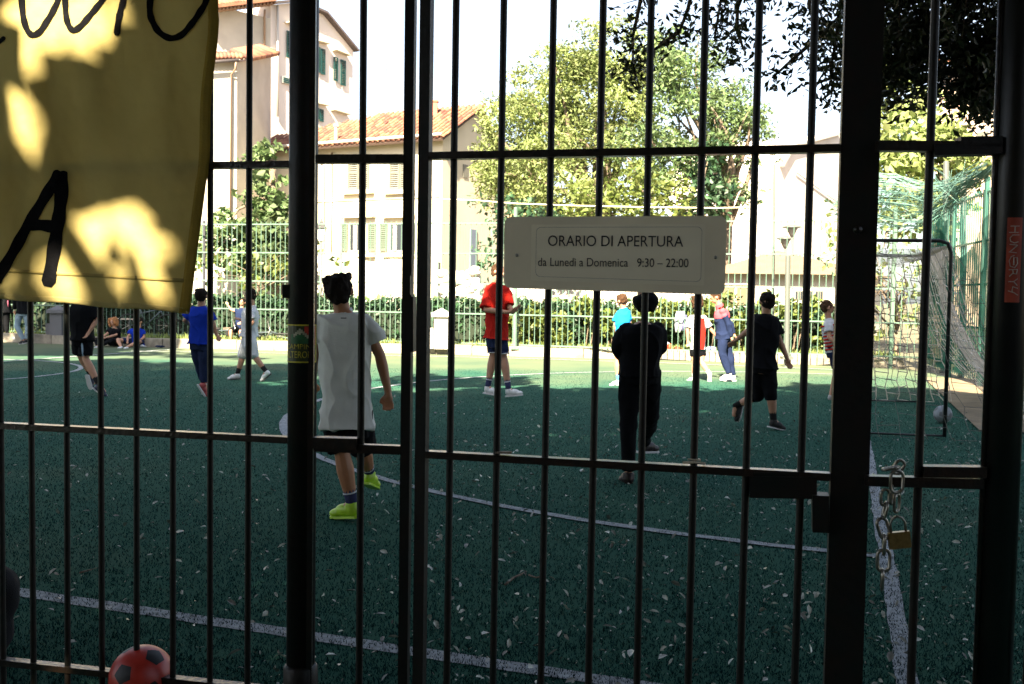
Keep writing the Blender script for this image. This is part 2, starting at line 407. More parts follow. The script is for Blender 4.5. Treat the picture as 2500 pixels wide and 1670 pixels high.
for p in KB: vs += [Vector((p.x, p.y+.2, .19)), Vector((p.x, p.y+8, .19))]
mb.add(vs, [(2*i, 2*i+2, 2*i+3, 2*i+1) for i in range(len(KB)-1)]); struct(mb.obj('grass_verge', verge_m))
pts = []
for i in range(5200):
    k = random.random()*(len(KB)-1); j = int(k); p = KB[j].lerp(KB[min(j+1, len(KB)-1)], k-j)
    pts.append((p.x, p.y+.22+random.random()**1.5*1.3, .19))
pts = np.array(pts); N = len(pts); a = rng.random(N)*6.28
V = np.empty((N, 3, 3)); s = np.stack([np.cos(a), np.sin(a), 0*a], 1)*.03
V[:, 0] = pts-s; V[:, 1] = pts+s; V[:, 2] = pts+np.stack([rng.normal(size=N)*.05, rng.normal(size=N)*.05, .06+.13*rng.random(N)], 1)
stuff(tag(link('verge_grass', mesh_np('verge_grass', V.reshape(-1, 3), np.arange(N*3).reshape(-1, 3), mat('verge_blade', (.17, .22, .06), .8, island=.5, trans=.3))),
          'tufts of green grass growing on the verge behind the kerb stones', 'grass'))

# fallen leaves and twigs on the near turf
N = 15000
y = 3.0+11.5*rng.random(N)**1.15; x = (rng.random(N)*1.12-.56)*y
cl = .5+.5*np.sin(x*1.7+.6*np.sin(y*1.1))*np.sin(y*1.3+x*.4)          # swept into loose drifts
keep = rng.random(N) < (.45+.55*cl)*np.clip(.35+.9*(x/y+.25), .12, 1)*np.clip(1.3-(y-9)/5, .25, 1)
x, y = x[keep], y[keep]; N = len(x); C = np.stack([x, y, .012+.02*rng.random(N)], 1)
nrm = np.stack([rng.normal(size=N)*.55, rng.normal(size=N)*.55, np.ones(N)], 1); nrm /= np.linalg.norm(nrm, axis=1)[:, None]
t_ = np.cross(nrm, rng.normal(size=(N, 3))); t_ /= np.linalg.norm(t_, axis=1)[:, None]; b_ = np.cross(nrm, t_)
ln = (.006+.024*rng.random(N)**3)[:, None]; wd = ln*(.25+.3*rng.random(N))[:, None]
V = np.empty((N, 6, 3)); up = nrm*ln*.28
V[:, 0] = C-t_*ln; V[:, 1] = C-t_*ln*.3+b_*wd+up; V[:, 2] = C+t_*ln*.45+b_*wd*.8+up; V[:, 3] = C+t_*ln; V[:, 4] = C+t_*ln*.45-b_*wd*.8+up*.6; V[:, 5] = C-t_*ln*.3-b_*wd+up*.6
idx = np.arange(N)[:, None]*6
Fa = np.concatenate([idx+np.array([[0, 1, 2, 3]]), idx+np.array([[0, 3, 4, 5]])])
stuff(tag(link('fallen_leaves', mesh_np('fallen_leaves', V.reshape(-1, 3), Fa, mat('dry_leaf', (.34, .35, .29), .35, 0, .6, 40, island=.6))),
          'small pale dry leaves scattered over the shaded turf', 'fallen leaves'))
def twig(pts, r_, label):
    P = [gu(*p, .012) for p in pts]; mb = MB(); mb.tube(P, [r_, r_*.9, r_*.7, r_*.4][:len(P)], 5)
    c = P[0]; mb.tube([P[1], P[1]+Vector((.05, .03, .01))], [r_*.6, r_*.2], 4)
    return tag(mb.obj('twig', bark, at=c, smooth=True), label, 'twig')
twig([(1158, 1340), (1176, 1325), (1190, 1318), (1206, 1310)], .007, 'bent dark twig lying on the turf left of the second leaf bar')
twig([(1212, 1318), (1228, 1324), (1246, 1323)], .005, 'thin twig with a curled leaf beside the bent dark twig')
twig([(183, 1313), (196, 1309), (209, 1306)], .006, 'short pale twig near the white line on the left')

# ================================================================== FAR FENCE (verge railing)
def rail_fence(name, label, top, spacing, base_z, heights, post_at, cnt, mfence, pick_r=.010):
    """top: list of world plan points; straight runs between them"""
    th = thing(name, label, 'fence', top[0])
    pk = MB(); pk.tube([(0, 0, 0), (0, 0, 1)], pick_r, 5); o = pk.obj('picket', mfence); pm = o.data; bpy.data.objects.remove(o)
    npk = 0
    for a, b_ in zip(top[:-1], top[1:]):
        L_ = (b_-a).length; k = int(L_/spacing)
        for i in range(k):
            if npk >= cnt: break
            c = a.lerp(b_, (i+.5)/k); z1 = heights[-1]+.07
            o = link('picket', pm, th, (c.x, c.y, base_z), None, (1, 1, z1-base_z)); npk += 1
        for h in heights:
            MB().beam(Vector((a.x, a.y-.02, h)), Vector((b_.x, b_.y-.02, h)), .03, .035).obj('rail', mfence, th)
    for c in post_at:
        MB().beam(Vector((c.x, c.y, 0)), Vector((c.x, c.y, heights[-1]+.28)), .07, .07).obj('post', mfence, th)
    return th
FT = [pu(-300, 600, 28.9), pu(560, 600, 27.0), pu(1110, 600, 25.1), pu(1750, 600, 23.0), pu(2127, 600, 22.0)]
FT = [Vector((p.x, p.y, 0)) for p in FT]
rail_fence('verge_railing', 'tall pale green railing of thin pickets along the far verge', FT, .142, .2, [.27, 1.02, 1.78, 2.54, 3.3],
           [FT[0].lerp(FT[1], .35), FT[1].lerp(FT[2], .42), FT[3].lerp(FT[4], .8)], 300, far_rail)
# side fence towards the camera
S0 = FT[-1]; S1 = Vector((8.35, 17.7, 0)); S2 = Vector((7.6, 13.2, 0))
sf = rail_fence('side_railing', 'green side railing behind the goal, hung with torn green mesh', [S0, S1, S2], .14, .1, [.3, 1.05, 1.83, 2.6, 3.45], [S0, S0.lerp(S1, .5), S1], 100,
                mat('teal_fence_paint', (.035, .11, .09), .45), .012)
# green windbreak mesh, partly see-through
M = bpy.data.materials.new('green_windbreak'); M.use_nodes = True; t = M.node_tree; n = t.nodes; l = t.links; n.clear()
out = n.new('ShaderNodeOutputMaterial'); df = n.new('ShaderNodeBsdfDiffuse'); df.inputs[0].default_value = (.02, .075, .058, 1)
tl = n.new('ShaderNodeBsdfTranslucent'); tl.inputs[0].default_value = (.04, .13, .10, 1); tp = n.new('ShaderNodeBsdfTransparent')
ma = n.new('ShaderNodeMixShader'); ma.inputs[0].default_value = .5; l.new(df.outputs[0], ma.inputs[1]); l.new(tl.outputs[0], ma.inputs[2])
mb_ = n.new('ShaderNodeMixShader'); g = n.new('ShaderNodeNewGeometry'); nz = n.new('ShaderNodeTexNoise'); nz.inputs['Scale'].default_value = 1.6; nz.inputs['Detail'].default_value = 5
l.new(g.outputs['Position'], nz.inputs[0]); cr = n.new('ShaderNodeMapRange'); cr.inputs[1].default_value = .38; cr.inputs[2].default_value = .6; cr.inputs[3].default_value = .5; cr.inputs[4].default_value = .95
l.new(nz.outputs[0], cr.inputs[0]); l.new(cr.outputs[0], mb_.inputs[0]); l.new(tp.outputs[0], mb_.inputs[1]); l.new(ma.outputs[0], mb_.inputs[2]); l.new(mb_.outputs[0], out.inputs[0])
wind = M
mb = MB(); vs = []; fs = []
A_, B_, C_ = S0, S1, S2; nx = 40
for i in range(nx+1):
    k = i/nx*2; p = A_.lerp(B_, k) if k <= 1 else B_.lerp(C_, k-1)
    for j in range(12):
        vs.append(Vector((p.x-.05+.03*math.sin(i*.9+j), p.y-.02, .15+j*(2.55+.35*math.sin(i*.35))/11)))
mb.add(vs, [(i*12+j, i*12+j+1, (i+1)*12+j+1, (i+1)*12+j) for i in range(nx) for j in range(11)])
mb.obj('windbreak_mesh', wind, sf, smooth=True)
mb = MB(); vs = []
for i in range(13):
    p = A_.lerp(B_, i/12*.42)
    for j in range(12): vs.append(Vector((p.x-.06, p.y-.02, 1.2+j*2.0/11+.05*math.sin(i))))
mb.add(vs, [(i*12+j, i*12+j+1, (i+1)*12+j+1, (i+1)*12+j) for i in range(12) for j in range(11)])
mb.obj('windbreak_mesh', wind, sf, smooth=True)
# sagging teal net bundled along the top
netc = mat('teal_net_thread', (.07, .15, .13), .7)
def sag(x): return x
sn = thing('sagging_net', 'torn teal ball net sagging across the corner above the goal', 'net', pu(2100, 450, 19), None)
path = [pu(1925, 478, 19.5), pu(1985, 452, 19.3), pu(2050, 462, 19), pu(2110, 470, 18.7), pu(2160, 455, 18.2), pu(2210, 425, 17.4), pu(2275, 385, 16)]
mb = MB()
for k in range(70):
    a = random.uniform(-1, 1); b2 = random.uniform(-1, 1); pts = []
    for i, p in enumerate(path):
        spread = [.1, .5, .55, .45, .28, .16, .08][i]
        pts.append(p+Vector((random.uniform(-.15, .15), b2*.3, a*spread+random.uniform(-.06, .06))))
    mb.tube(pts, .006, 3, cap=False)
for k in range(260):
    i = random.randrange(5); p = path[i].lerp(path[i+1], random.random()); q = p+Vector((random.uniform(-.5, .5), random.uniform(-.2, .2), random.uniform(-.55, .5)))
    mb.tube([p+Vector((0, 0, random.uniform(-.4, .3))), q], .004, 3, cap=False)
stuff(mb.obj('net_threads', netc, sn))

# ================================================================== GOAL
blk = mat('black_goal_paint', (.015, .015, .016), .4, 0, .3, 20)
g1f = Vector((3.62, 11.1, 0)); g1b = pu(2165, 1002, 10.9); g1b.z = 0
gv = gd*3.9; g2f = g1f+gv; g2b = g1b+gv
goal = thing('football_goal', 'black framed football goal with a white hexagonal net', 'goal', g1f)
GH = 2.17
def rnd(pts, r_=.032, name='frame_tube', mt=blk): return MB().tube(pts, r_, 10).obj(name, mt, goal, True)
for f, bk in ((g1f, g1b), (g2f, g2b)):
    rnd([f, f+Vector((0, 0, GH))], .03, 'post')
    tt = (bk-f).normalized(); e = bk+Vector((0, 0, GH))
    rnd([f+Vector((0, 0, GH)), e-tt*.12, e-tt*.035-Vector((0, 0, .03)), e-Vector((0, 0, .13)), bk+Vector((0, 0, .02))], .021, 'side_frame')
    rnd([f+Vector((0, 0, .03)), bk+Vector((0, 0, .03))], .012, 'ground_bar')
rnd([g1f+Vector((0, 0, GH)), g2f+Vector((0, 0, GH))], .03, 'crossbar')
def hexnet(mb, S, ns, nt_, r_=.0035, jit=.25):
    pt = {}
    def P(i, j):
        if (i, j) not in pt:
            s = i/ns+ (random.uniform(-jit, jit))/ns*.5; q = j/nt_+random.uniform(-jit, jit)/nt_*.5
            pt[(i, j)] = S(min(1, max(0, s)), min(1, max(0, q)))
        return pt[(i, j)]
    for j in range(nt_+1):
        for i in range(ns):
            if (i+j) % 2 == 0: mb.tube([P(i, j), P(i+1, j)], r_, 3, cap=False)
    for j in range(nt_):
        for i in range(ns+1):
            mb.tube([P(i, j), P(i, j+1)], r_, 3, cap=False)
    return mb
def quadS(a, b_, c, d, sagv):     # a-b top, d-c bottom
    def S(s, q):
        p = a.lerp(b_, s).lerp(d.lerp(c, s), q); return p+sagv*(math.sin(math.pi*q)*(.6+.4*math.sin(s*7)))+Vector((0, 0, .0))
    return S
top1, top2 = g1b+Vector((0, 0, GH-.05)), g2b+Vector((0, 0, GH-.05))
out1 = g1b+gn*1.25-gd*.1; out2 = g2b+gn*1.1+gd*.5
netm = mat('weathered_white_net', (.7, .62, .52), .85, 0, .3, 10)
mb = hexnet(MB(), quadS(top1, top2, out2, out1, -gn*.45), 36, 20, .0065, .5); stuff(mb.obj('back_net', netm, goal))
mb = hexnet(MB(), quadS(g2f+Vector((0, 0, GH)), top2, g2b+gn*.5+gd*.4, g2f+gd*.4, gd*.25), 11, 20, .008, .5); stuff(mb.obj('far_side_net', netm, goal))
mb = hexnet(MB(), quadS(g1f+Vector((0, 0, GH)), top1, out1, g1f+gd*.05, gd*.12), 10, 17, .0035); stuff(mb.obj('near_side_net', mat('grey_net', (.2, .19, .17), .9), goal))
mb = hexnet(MB(), quadS(g1f+Vector((0, 0, GH)), g2f+Vector((0, 0, GH)), top2, top1, Vector((0, 0, -.12))), 34, 7, .004); stuff(mb.obj('top_net', netm, goal))

# ================================================================== BUILDINGS
def wallbox(pl, x0, y0, x1, y1, o0, o1, mb=None, z0=None, z1=None):
    """box on a wall plane spanning photo pixels, between two offsets along its normal"""
    a = pl.at(x0, (y0+y1)/2); b_ = pl.at(x1, (y0+y1)/2); xm = (x0+x1)/2
    zt = pl.at(xm, y0).z if z1 is None else z1; zb = pl.at(xm, y1).z if z0 is None else z0
    la, lb = pl.L(a), pl.L(b_); mb = mb or MB()
    c = pl.a+pl.t*((la+lb)/2)+pl.n*((o0+o1)/2); c.z = (zt+zb)/2
    return mb.box(c, abs(lb-la), abs(o1-o0), abs(zt-zb), pl.t, pl.n)
def louvre(pl, x0, y0, x1, y1, mt, parent, off=.04, name='shutter', swing=None):
    la, lb = pl.L(pl.at(x0, (y0+y1)/2)), pl.L(pl.at(x1, (y0+y1)/2)); xm = (x0+x1)/2
    zt, zb = pl.at(xm, y0).z, pl.at(xm, y1).z; mb = MB(); w_ = lb-la; t = pl.t; nn = pl.n; o = pl.a+t*la+nn*off
    fr = .07
    for (l0, l1, za, zb_) in ((0, fr, zb, zt), (w_-fr, w_, zb, zt), (fr, w_-fr, zb, zb+fr*1.3), (fr, w_-fr, zt-fr, zt), (fr, w_-fr, (zb+zt)/2-.03, (zb+zt)/2+.03)):
        c = o+t*((l0+l1)/2); c.z = (za+zb_)/2; mb.box(c, l1-l0, .05, zb_-za, t, nn)
    k = max(4, int((zt-zb)/.11))
    for i in range(k):
        c = o+t*(w_/2); c.z = zb+fr+(zt-zb-2*fr)*(i+.5)/k
        az = (Vector((0, 0, 1))*.8+nn*-.6).normalized(); mb.box(c, w_-2*fr, .012, (zt-zb)/k*.85, t, (nn*.8+Vector((0, 0, .6))).normalized(), az)
    return mb.obj(name, mt, parent)
def prism(name, foot, z0, tops, mt, parent=None):
    """foot: plan points in order, tops: wall height at each"""
    n_ = len(foot); mb = MB(); vs = [Vector((p.x, p.y, z0)) for p in foot]+[Vector((p.x, p.y, z)) for p, z in zip(foot, tops)]
    fs = [(i, (i+1) % n_, n_+(i+1) % n_, n_+i) for i in range(n_)]+[tuple(reversed(range(n_))), tuple(n_+i for i in range(n_))]
    mb.add(vs, fs); return mb.obj(name, mt, parent)

# ---- terracotta roofed villa in the middle
cF0 = pu(735, 340, 55.0); cF1 = pu(1015, 340, 51.2); pf = Plane(cF0, cF1)
lenF = pf.len; dep = Vector((.47, .88, 0)).normalized(); dep = -pf.n
L0 = pf.L(pf.u(528, 335))                                   # left end of the facade
house = thing('villa', 'two storey cream villa with terracotta roof and louvred shutters, behind the railing', 'house', pf.P(lenF/2, 0))
EV, RZ, BK = 9.7, 11.45, 8.1; d1, d2 = 3.3, 7.0
mb = MB(); A = pf.P(L0, 0); B = pf.P(lenF, 0)
vs = [A, B, B+dep*d1, B+dep*d2, A+dep*d2, A+dep*d1]; low = vs
tops = [EV, EV, RZ-.1, BK, BK, EV+.4]
V = [Vector((p.x, p.y, 0)) for p in vs]+[Vector((p.x, p.y, z)) for p, z in zip(vs, tops)]
mb.add(V, [(0, 1, 7, 6), (1, 2, 8, 7), (2, 3, 9, 8), (3, 4, 10, 9), (4, 5, 11, 10), (5, 0, 6, 11), (6, 7, 8, 11), (11, 8, 9, 10)])
mb.obj('wall', stucco_cream, house)
# window openings, shutters, sills and lintels of the facade
def window(x0, y0, x1, y1, kind):
    f = wallbox(pf, x0, y0, x1, y1, .0, .05).obj('window', white_frame, house)
    g_ = wallbox(pf, x0+3, y0+2, x1-3, y1-2, .045, .06).obj('pane', glass, f)
    return f
for (x0, x1) in ((852, 903), (953, 1003)):
    window(x0, 380, x1, 464, 'u')
    louvre(pf, x0, 380, (x0+x1)/2-.6, 464, shutter_grey, house, .1); louvre(pf, (x0+x1)/2+.6, 380, x1, 464, shutter_grey, house, .1)
    wallbox(pf, x0-11, 465, x1+12, 474, .0, .28).obj('sill', stucco_cream, house)
for (x0, a1, b0, b1, c0, x1) in ((832, 850, 854, 897, 900, 919), (929, 947, 951, 993, 996, 1015)):
    window(b0, 546, b1, 613, 'l'); wallbox(pf, b0+11, 550, b0+20, 611, .07, .1).obj('curtain', white_frame, house)
    louvre(pf, x0, 546, a1, 613, shutter_sage, house, .07); louvre(pf, c0, 546, x1, 613, shutter_sage, house, .07)
    wallbox(pf, x0+9, 620, x1-1, 628, 0, .3).obj('sill', stucco_cream, house)
    wallbox(pf, x0+9, 526, x1-1, 532, 0, .32).obj('lintel', stucco_cream, house)
wallbox(pf, 700, 486, 1072, 489, 0, .07).obj('string_course', stucco_cream, house)
pg = Plane(B, B+dep*d2)
for (x0, y0, x1, y1) in ((1130, 402, 1141, 434), (1182, 425, 1190, 497)):
    wallbox(pg, x0, y0, x1, y1, -.05, .04).obj('window', shutter_grey, house)
wallbox(pg, 1147, 560, 1162, 668, -.05, .05).obj('door', mat('blue_grey_door', (.10, .13, .19), .6), house)
# gutter, pipes
MB().tube([pf.P(L0-.5, EV-.15, .62), pf.P(lenF+.3, EV-.15, .62)], .09, 8).obj('gutter', zinc, house, True)
p0 = pf.P(pf.L(pf.at(778, 350)), EV-.2, .6)
MB().tube([p0, pf.P(pf.L(pf.at(786, 360)), EV-.9, .3), pf.P(pf.L(pf.at(793, 372)), EV-1.2, .1), pf.P(pf.L(pf.at(793, 560)), 0, .1)], .05, 6).obj('downpipe', zinc, house, True)
MB().tube([pf.P(pf.L(pf.at(812, 400)), EV-.6, .08), pf.P(pf.L(pf.at(812, 400)), 0, .08)], .045, 6).obj('downpipe', copper, house, True)
# barrel tiles
q = MB(); vs = []; 
for j, (ll, ww) in enumerate(((0, 1.0), (1, .82))):
    for i in range(5):
        a = math.pi*i/4; vs.append(Vector((math.cos(a)*.115*ww, ll, math.sin(a)*.085*ww)))
q.add(vs, [(i, i+1, i+6, i+5) for i in range(4)]+[(0, 5, 9, 4)]); o = q.obj('tile', terracotta); tile_me = o.data; bpy.data.objects.remove(o)
OV = .7; slopeL = math.hypot(d1+OV, RZ-EV+.1+OV*.5); sl_ang = math.atan2(RZ-EV+.1, d1)
l_hip = pf.L(pf.at(843, 330)); span = (lenF+.35)-(L0-.4); nc = int(span/.33); rl = .40; tiles = []
slope_dir = (dep*math.cos(sl_ang)+Vector((0, 0, math.sin(sl_ang)))); up_n = (-dep*math.sin(sl_ang)+Vector((0, 0, math.cos(sl_ang))))
e0 = pf.P(0, EV+.02, 0)-slope_dir*OV/math.cos(sl_ang)*.95
full = (d1+OV)/math.cos(sl_ang)
for c in range(nc+1):
    l_ = L0-.4+span*c/nc; mx = full if l_ > l_hip else full*max(.12, 1-(l_hip-l_)/(l_hip-L0+.4)*.8)
    for r_ in range(int(mx/rl)+1): tiles.append((l_, r_))
tiles.sort(key=lambda t_: -t_[0])
rot = Matrix((pf.t, slope_dir, up_n)).transposed()
jm = MB()
for k, (l_, r_) in enumerate(tiles):
    p = e0+pf.t*(l_+random.uniform(-.012, .012))+slope_dir*(r_*rl+random.uniform(-.02, .02))+up_n*(.03+random.uniform(0, .012)+.0)
    if k < 300:
        o = link('tile', tile_me, house, p, None, (1, .5, 1)); o.rotation_euler = rot.to_euler()
    else:
        jm.add([p+rot@Vector((v.x, v.y*.5, v.z)) for v in vs], [(i, i+1, i+6, i+5) for i in range(4)]+[(0, 5, 9, 4)])
stuff(jm.obj('tile_field', terracotta_j, house))
# roof boards under the tiles, back slope, ridge, verge
mb = MB(); a0 = e0+pf.t*(L0-.45)-up_n*.03; a1 = e0+pf.t*(lenF+.38)-up_n*.03
r1 = a1+slope_dir*full; rh = e0+pf.t*l_hip-up_n*.03+slope_dir*full; rL = a0+slope_dir*full*.18
mb.add([a0, a1, r1, rh, rL, a0-up_n*.1, a1-up_n*.1, r1-up_n*.1, rh-up_n*.1, rL-up_n*.1],
       [(0, 1, 2, 3, 4), (9, 8, 7, 6, 5), (0, 5, 6, 1), (1, 6, 7, 2), (2, 7, 8, 3), (3, 8, 9, 4), (4, 9, 5, 0)]); mb.obj('roof_boards', mat('roof_underlay', (.06, .035, .025), .9), house)
mb = MB(); bkd = (dep*(d2-d1+.4)+Vector((0, 0, BK-RZ-.25)))
mb.add([rh, r1, r1+bkd, rh+bkd, rh-Vector((0, 0, .12)), r1-Vector((0, 0, .12)), r1+bkd-Vector((0, 0, .12)), rh+bkd-Vector((0, 0, .12))],
       [(0, 1, 2, 3), (7, 6, 5, 4), (0, 4, 5, 1), (1, 5, 6, 2), (2, 6, 7, 3)]); mb.obj('back_roof', terracotta_j, house)
MB().tube([rh, r1], .13, 7).obj('ridge_tiles', terracotta_j, house, True)
mb = MB(); c = pix(1060, 262, 54.5); mb.box(c-Vector((0, 0, .1)), .36, .36, .75); mb.box(c+Vector((0, 0, .32)), .46, .46, .1); mb.obj('chimney', mat('red_brick_chimney', (.42, .12, .07), .85, bump=.4), house)
mb = MB(); c = pix(820, 318, 54.2); mb.tube([c-Vector((0, 0, .5)), c+Vector((0, 0, .2))], .09, 8); mb.tube([c+Vector((0, 0, .2)), c+Vector((0, 0, .36))], [.16, .10], 8); mb.obj('roof_vent', white_frame, house)
def antenna(px, y0, y1, D, label, bars):
    a = pix(px, y1+40, D); b_ = pix(px, y0, D); mb = MB(); mb.tube([a, b_], .014, 5)
    for f, wd in bars: p = a.lerp(b_, f); mb.tube([p-Vector((wd, .1, 0)), p+Vector((wd, -.1, 0))], .009, 4)
    return tag(mb.obj('antenna', mat('antenna_metal', (.05, .05, .05), .5, 0), at=a), label, 'antenna')
antenna(944, 150, 250, 56, 'tall thin television antenna above the villa roof', ((.97, .3), (.9, .5), (.84, .25), (.45, .35), (.4, .2)))
antenna(940, 222, 262, 55, 'short television antenna rising from the villa ridge', ((.95, .4), (.85, .2)))

# ---- tall plain block with green shutters
A1 = pix(661, 200, 60); A2 = pix(868, 200, 66.5); ps = Plane(A1, A2)
tall = thing('apartment_block', 'tall pale block with dark green shutters and a sloping roofline, far left', 'building', A1)
back = -ps.n*11
prof = [(661, 12), (722, 6), (789, 36), (862, 124)]
tp = [ps.at(*p) for p in prof]; n_ = len(tp); mb = MB()
lowp = [Vector((tp[0].x, tp[0].y, 0))]+[Vector((tp[-1].x, tp[-1].y, 0))]
front = [lowp[0], lowp[1]]+list(reversed(tp)); fl = ps.t*0+back
mb.add(front+[p+fl for p in front], [tuple(range(6)), tuple(reversed(range(6, 12)))]+[(i, (i+1) % 6, 6+(i+1) % 6, 6+i) for i in range(6)]); mb.obj('wall', stucco_pale, tall)
mb = MB()
for a, b_ in zip(tp[:-1], tp[1:]):
    e = (b_-a)*.06 if b_ is tp[-1] else Vector((0, 0, 0)); mb.beam(a+ps.n*.1+Vector((0, 0, .1)), b_+e+ps.n*.1+Vector((0, 0, .1)), .6, .13)
mb.obj('verge_board', mat('dark_verge', (.09, .07, .07), .8), tall)
for (x0, y0, x1, y1) in ((697, 76, 706, 141), (708, 80, 717, 145), (770, 115, 779, 176), (781, 120, 791, 182), (812, 140, 822, 198), (829, 147, 841, 209), (768, 263, 776, 290), (778, 267, 787, 297)):
    louvre(ps, x0, y0, x1, y1, shutter_green, tall, .1)
for (x0, y0, x1, y1) in ((704, 78, 712, 143), (777, 118, 783, 180), (820, 144, 831, 203), (775, 268, 780, 292)):
    f = wallbox(ps, x0, y0, x1, y1, 0, .05).obj('window', white_frame, tall)
for (x0, y0, x1, y1) in ((810, 122, 846, 136), (694, 55, 722, 62), (768, 100, 796, 108), (765, 252, 794, 258), (806, 268, 846, 280)):
    a = ps.at(x0, y0); b_ = ps.at(x1, y1); MB().beam(a+ps.n*.2, b_+ps.n*.2, .4, .06).obj('lintel', stucco_cream, tall)
vb = wallbox(ps, 686, 189, 707, 205, 0, .12).obj('vent', white_frame, tall)
for i in range(3): wallbox(ps, 688, 191+i*4.6, 705, 194+i*4.6, .12, .16).obj('slat', shutter_green, vb)
MB().tube([ps.at(673, 14)+ps.n*.15, ps.at(673, 285)+ps.n*.15], .08, 6).obj('downpipe', zinc, tall, True)
# lit front wing of the tall block
A0 = pix(500, 200, 57.0); pw = Plane(A0, A1)
prism('front_wall', [pw.P(-8, 0), pw.P(pw.len, 0), pw.P(pw.len, 0)-pw.n*8, pw.P(-8, 0)-pw.n*8], 0, [pw.u(560, 28).z]*4, stucco_white, tall)
e0_, e1_ = pw.at(480, 42), pw.at(652, 21); mb = MB()
mb.beam(e0_+pw.n*.3+Vector((0, 0, .35)), e1_+pw.n*.3+Vector((0, 0, .35)), 1.5, .16); mb.obj('roof', terracotta_j, tall)
mb = MB()
for i in range(26): p = e0_.lerp(e1_, i/25)+pw.n*1.0+Vector((0, 0, .42)); mb.tube([p-pw.n*.0, p-pw.n*1.6+Vector((0, 0, .5))], .12, 6)
mb.obj('roof_tiles', terracotta_j, tall, True)
mb = MB()
for i in range(20): p = e0_.lerp(e1_, i/19)+pw.n*.5+Vector((0, 0, .18)); mb.box(p, .1, .8, .12, pw.t, pw.n)
mb.obj('rafter_ends', mat('roof_timber', (.2, .12, .08), .9), tall)
MB().tube([pw.at(640, 26)+pw.n*.3, pw.at(643, 40)+pw.n*.12, pw.at(643, 122)+pw.n*.12], .07, 6).obj('downpipe', copper, tall, True)

# ---- nearer low wing, left
D1_, D2_ = pix(578, 300, 51), pix(661, 300, 56); pside = Plane(D1_, D2_); pfr = Plane(pix(430, 300, 50), D1_)
wing = thing('corner_house', 'pale corner house with tiled eave and curved downpipe, left of the tree', 'house', D1_)
zt = pside.at(578, 152).z
prism('wall', [pfr.P(-3, 0), pfr.P(pfr.len, 0), pside.P(pside.len, 0), pfr.P(-3, 0)-pfr.n*7], 0, [zt, zt, pside.at(661, 138).z, zt], stucco_white, wing)
mb = MB(); a = pfr.at(440, 158)+Vector((0, 0, .25)); b_ = pfr.at(592, 150)+Vector((0, 0, .1)); c_ = pside.at(664, 131)
for p, q_, nn in ((a, b_, pfr.n), (b_, c_, pside.n)):
    k = 16
    for i in range(k): s = p.lerp(q_, (i+.5)/k)+nn*.45; mb.tube([s, s-nn*1.1+Vector((0, 0, .45))], .13, 6)
mb.obj('roof_tiles', terracotta_j, wing, True)
MB().tube([pfr.at(440, 162)+pfr.n*.5, pfr.at(581, 152)+pfr.n*.5], .09, 8).obj('gutter', mat('dark_gutter', (.06, .05, .05), .5), wing, True)
MB().tube([pfr.at(574, 155)+pfr.n*.5, pfr.at(573, 172)+pfr.n*.45, pfr.at(564, 184)+pfr.n*.15, pfr.at(562, 520)+pfr.n*.12], .055, 6).obj('downpipe', copper, wing, True)

# ---- other far buildings
py_ = Plane(pix(1215, 430, 63), pix(1293, 430, 61)); ph2 = Plane(pix(1293, 430, 61), pix(1345, 430, 66))
yh = thing('yellow_house', 'small yellow house with tiled eaves behind the round dark bush', 'house', pix(1293, 640, 61))
prism('wall', [py_.P(-4, 0), py_.P(py_.len, 0), ph2.P(ph2.len, 0), py_.P(-4, 0)-py_.n*5], 0, [py_.at(1280, 412).z]*2+[ph2.at(1340, 434).z, py_.at(1280, 412).z], stucco_yellow, yh)
mb = MB(); a = py_.at(1200, 408); b_ = py_.at(1300, 409)
for i in range(18): s = a.lerp(b_, i/17)+py_.n*.4; mb.tube([s, s-py_.n*2.2+Vector((0, 0, .7))], .14, 6)
mb.obj('roof_tiles', terracotta_j, yh, True); MB().beam(py_.at(1290, 407)+ph2.n*.2, ph2.at(1338, 434)+ph2.n*.2, .6, .14).obj('verge_board', copper, yh)
f = wallbox(py_, 1250, 439, 1278, 466, 0, .05).obj('window', white_frame, yh); wallbox(py_, 1252, 441, 1264, 465, .05, .09).obj('shutter', shutter_grey, f)

pp = Plane(pix(1903, 450, 66), pix(2075, 450, 78))
pb = thing('pale_gabled_block', 'large washed out pale block with a sloping top, far right behind the lamps', 'building', pix(1903, 700, 72))
tp = [pp.at(1903, 406), pp.at(1932, 356), pp.at(2046, 326), pp.at(2075, 330)]; fr = [Vector((tp[0].x, tp[0].y, 0)), Vector((tp[-1].x, tp[-1].y, 0))]+list(reversed(tp))
mb = MB(); mb.add(fr+[p-pp.n*8 for p in fr], [tuple(range(6)), tuple(reversed(range(6, 12)))]+[(i, (i+1) % 6, 6+(i+1) % 6, 6+i) for i in range(6)]); mb.obj('wall', stucco_pale, pb)
mb = MB(); mb.beam(tp[0]+pp.n*.1, tp[1]+pp.n*.1, .4, .15); mb.beam(tp[1]+pp.n*.1, tp[2]+pp.n*.1, .4, .15); mb.obj('verge_board', stucco_grey, pb)
MB().tube([pp.at(1940, 420)+pp.n*.1, pp.at(2050, 500)+pp.n*.1], .05, 5).obj('cable', mat('grey_cable', (.3, .3, .32), .7), pb)

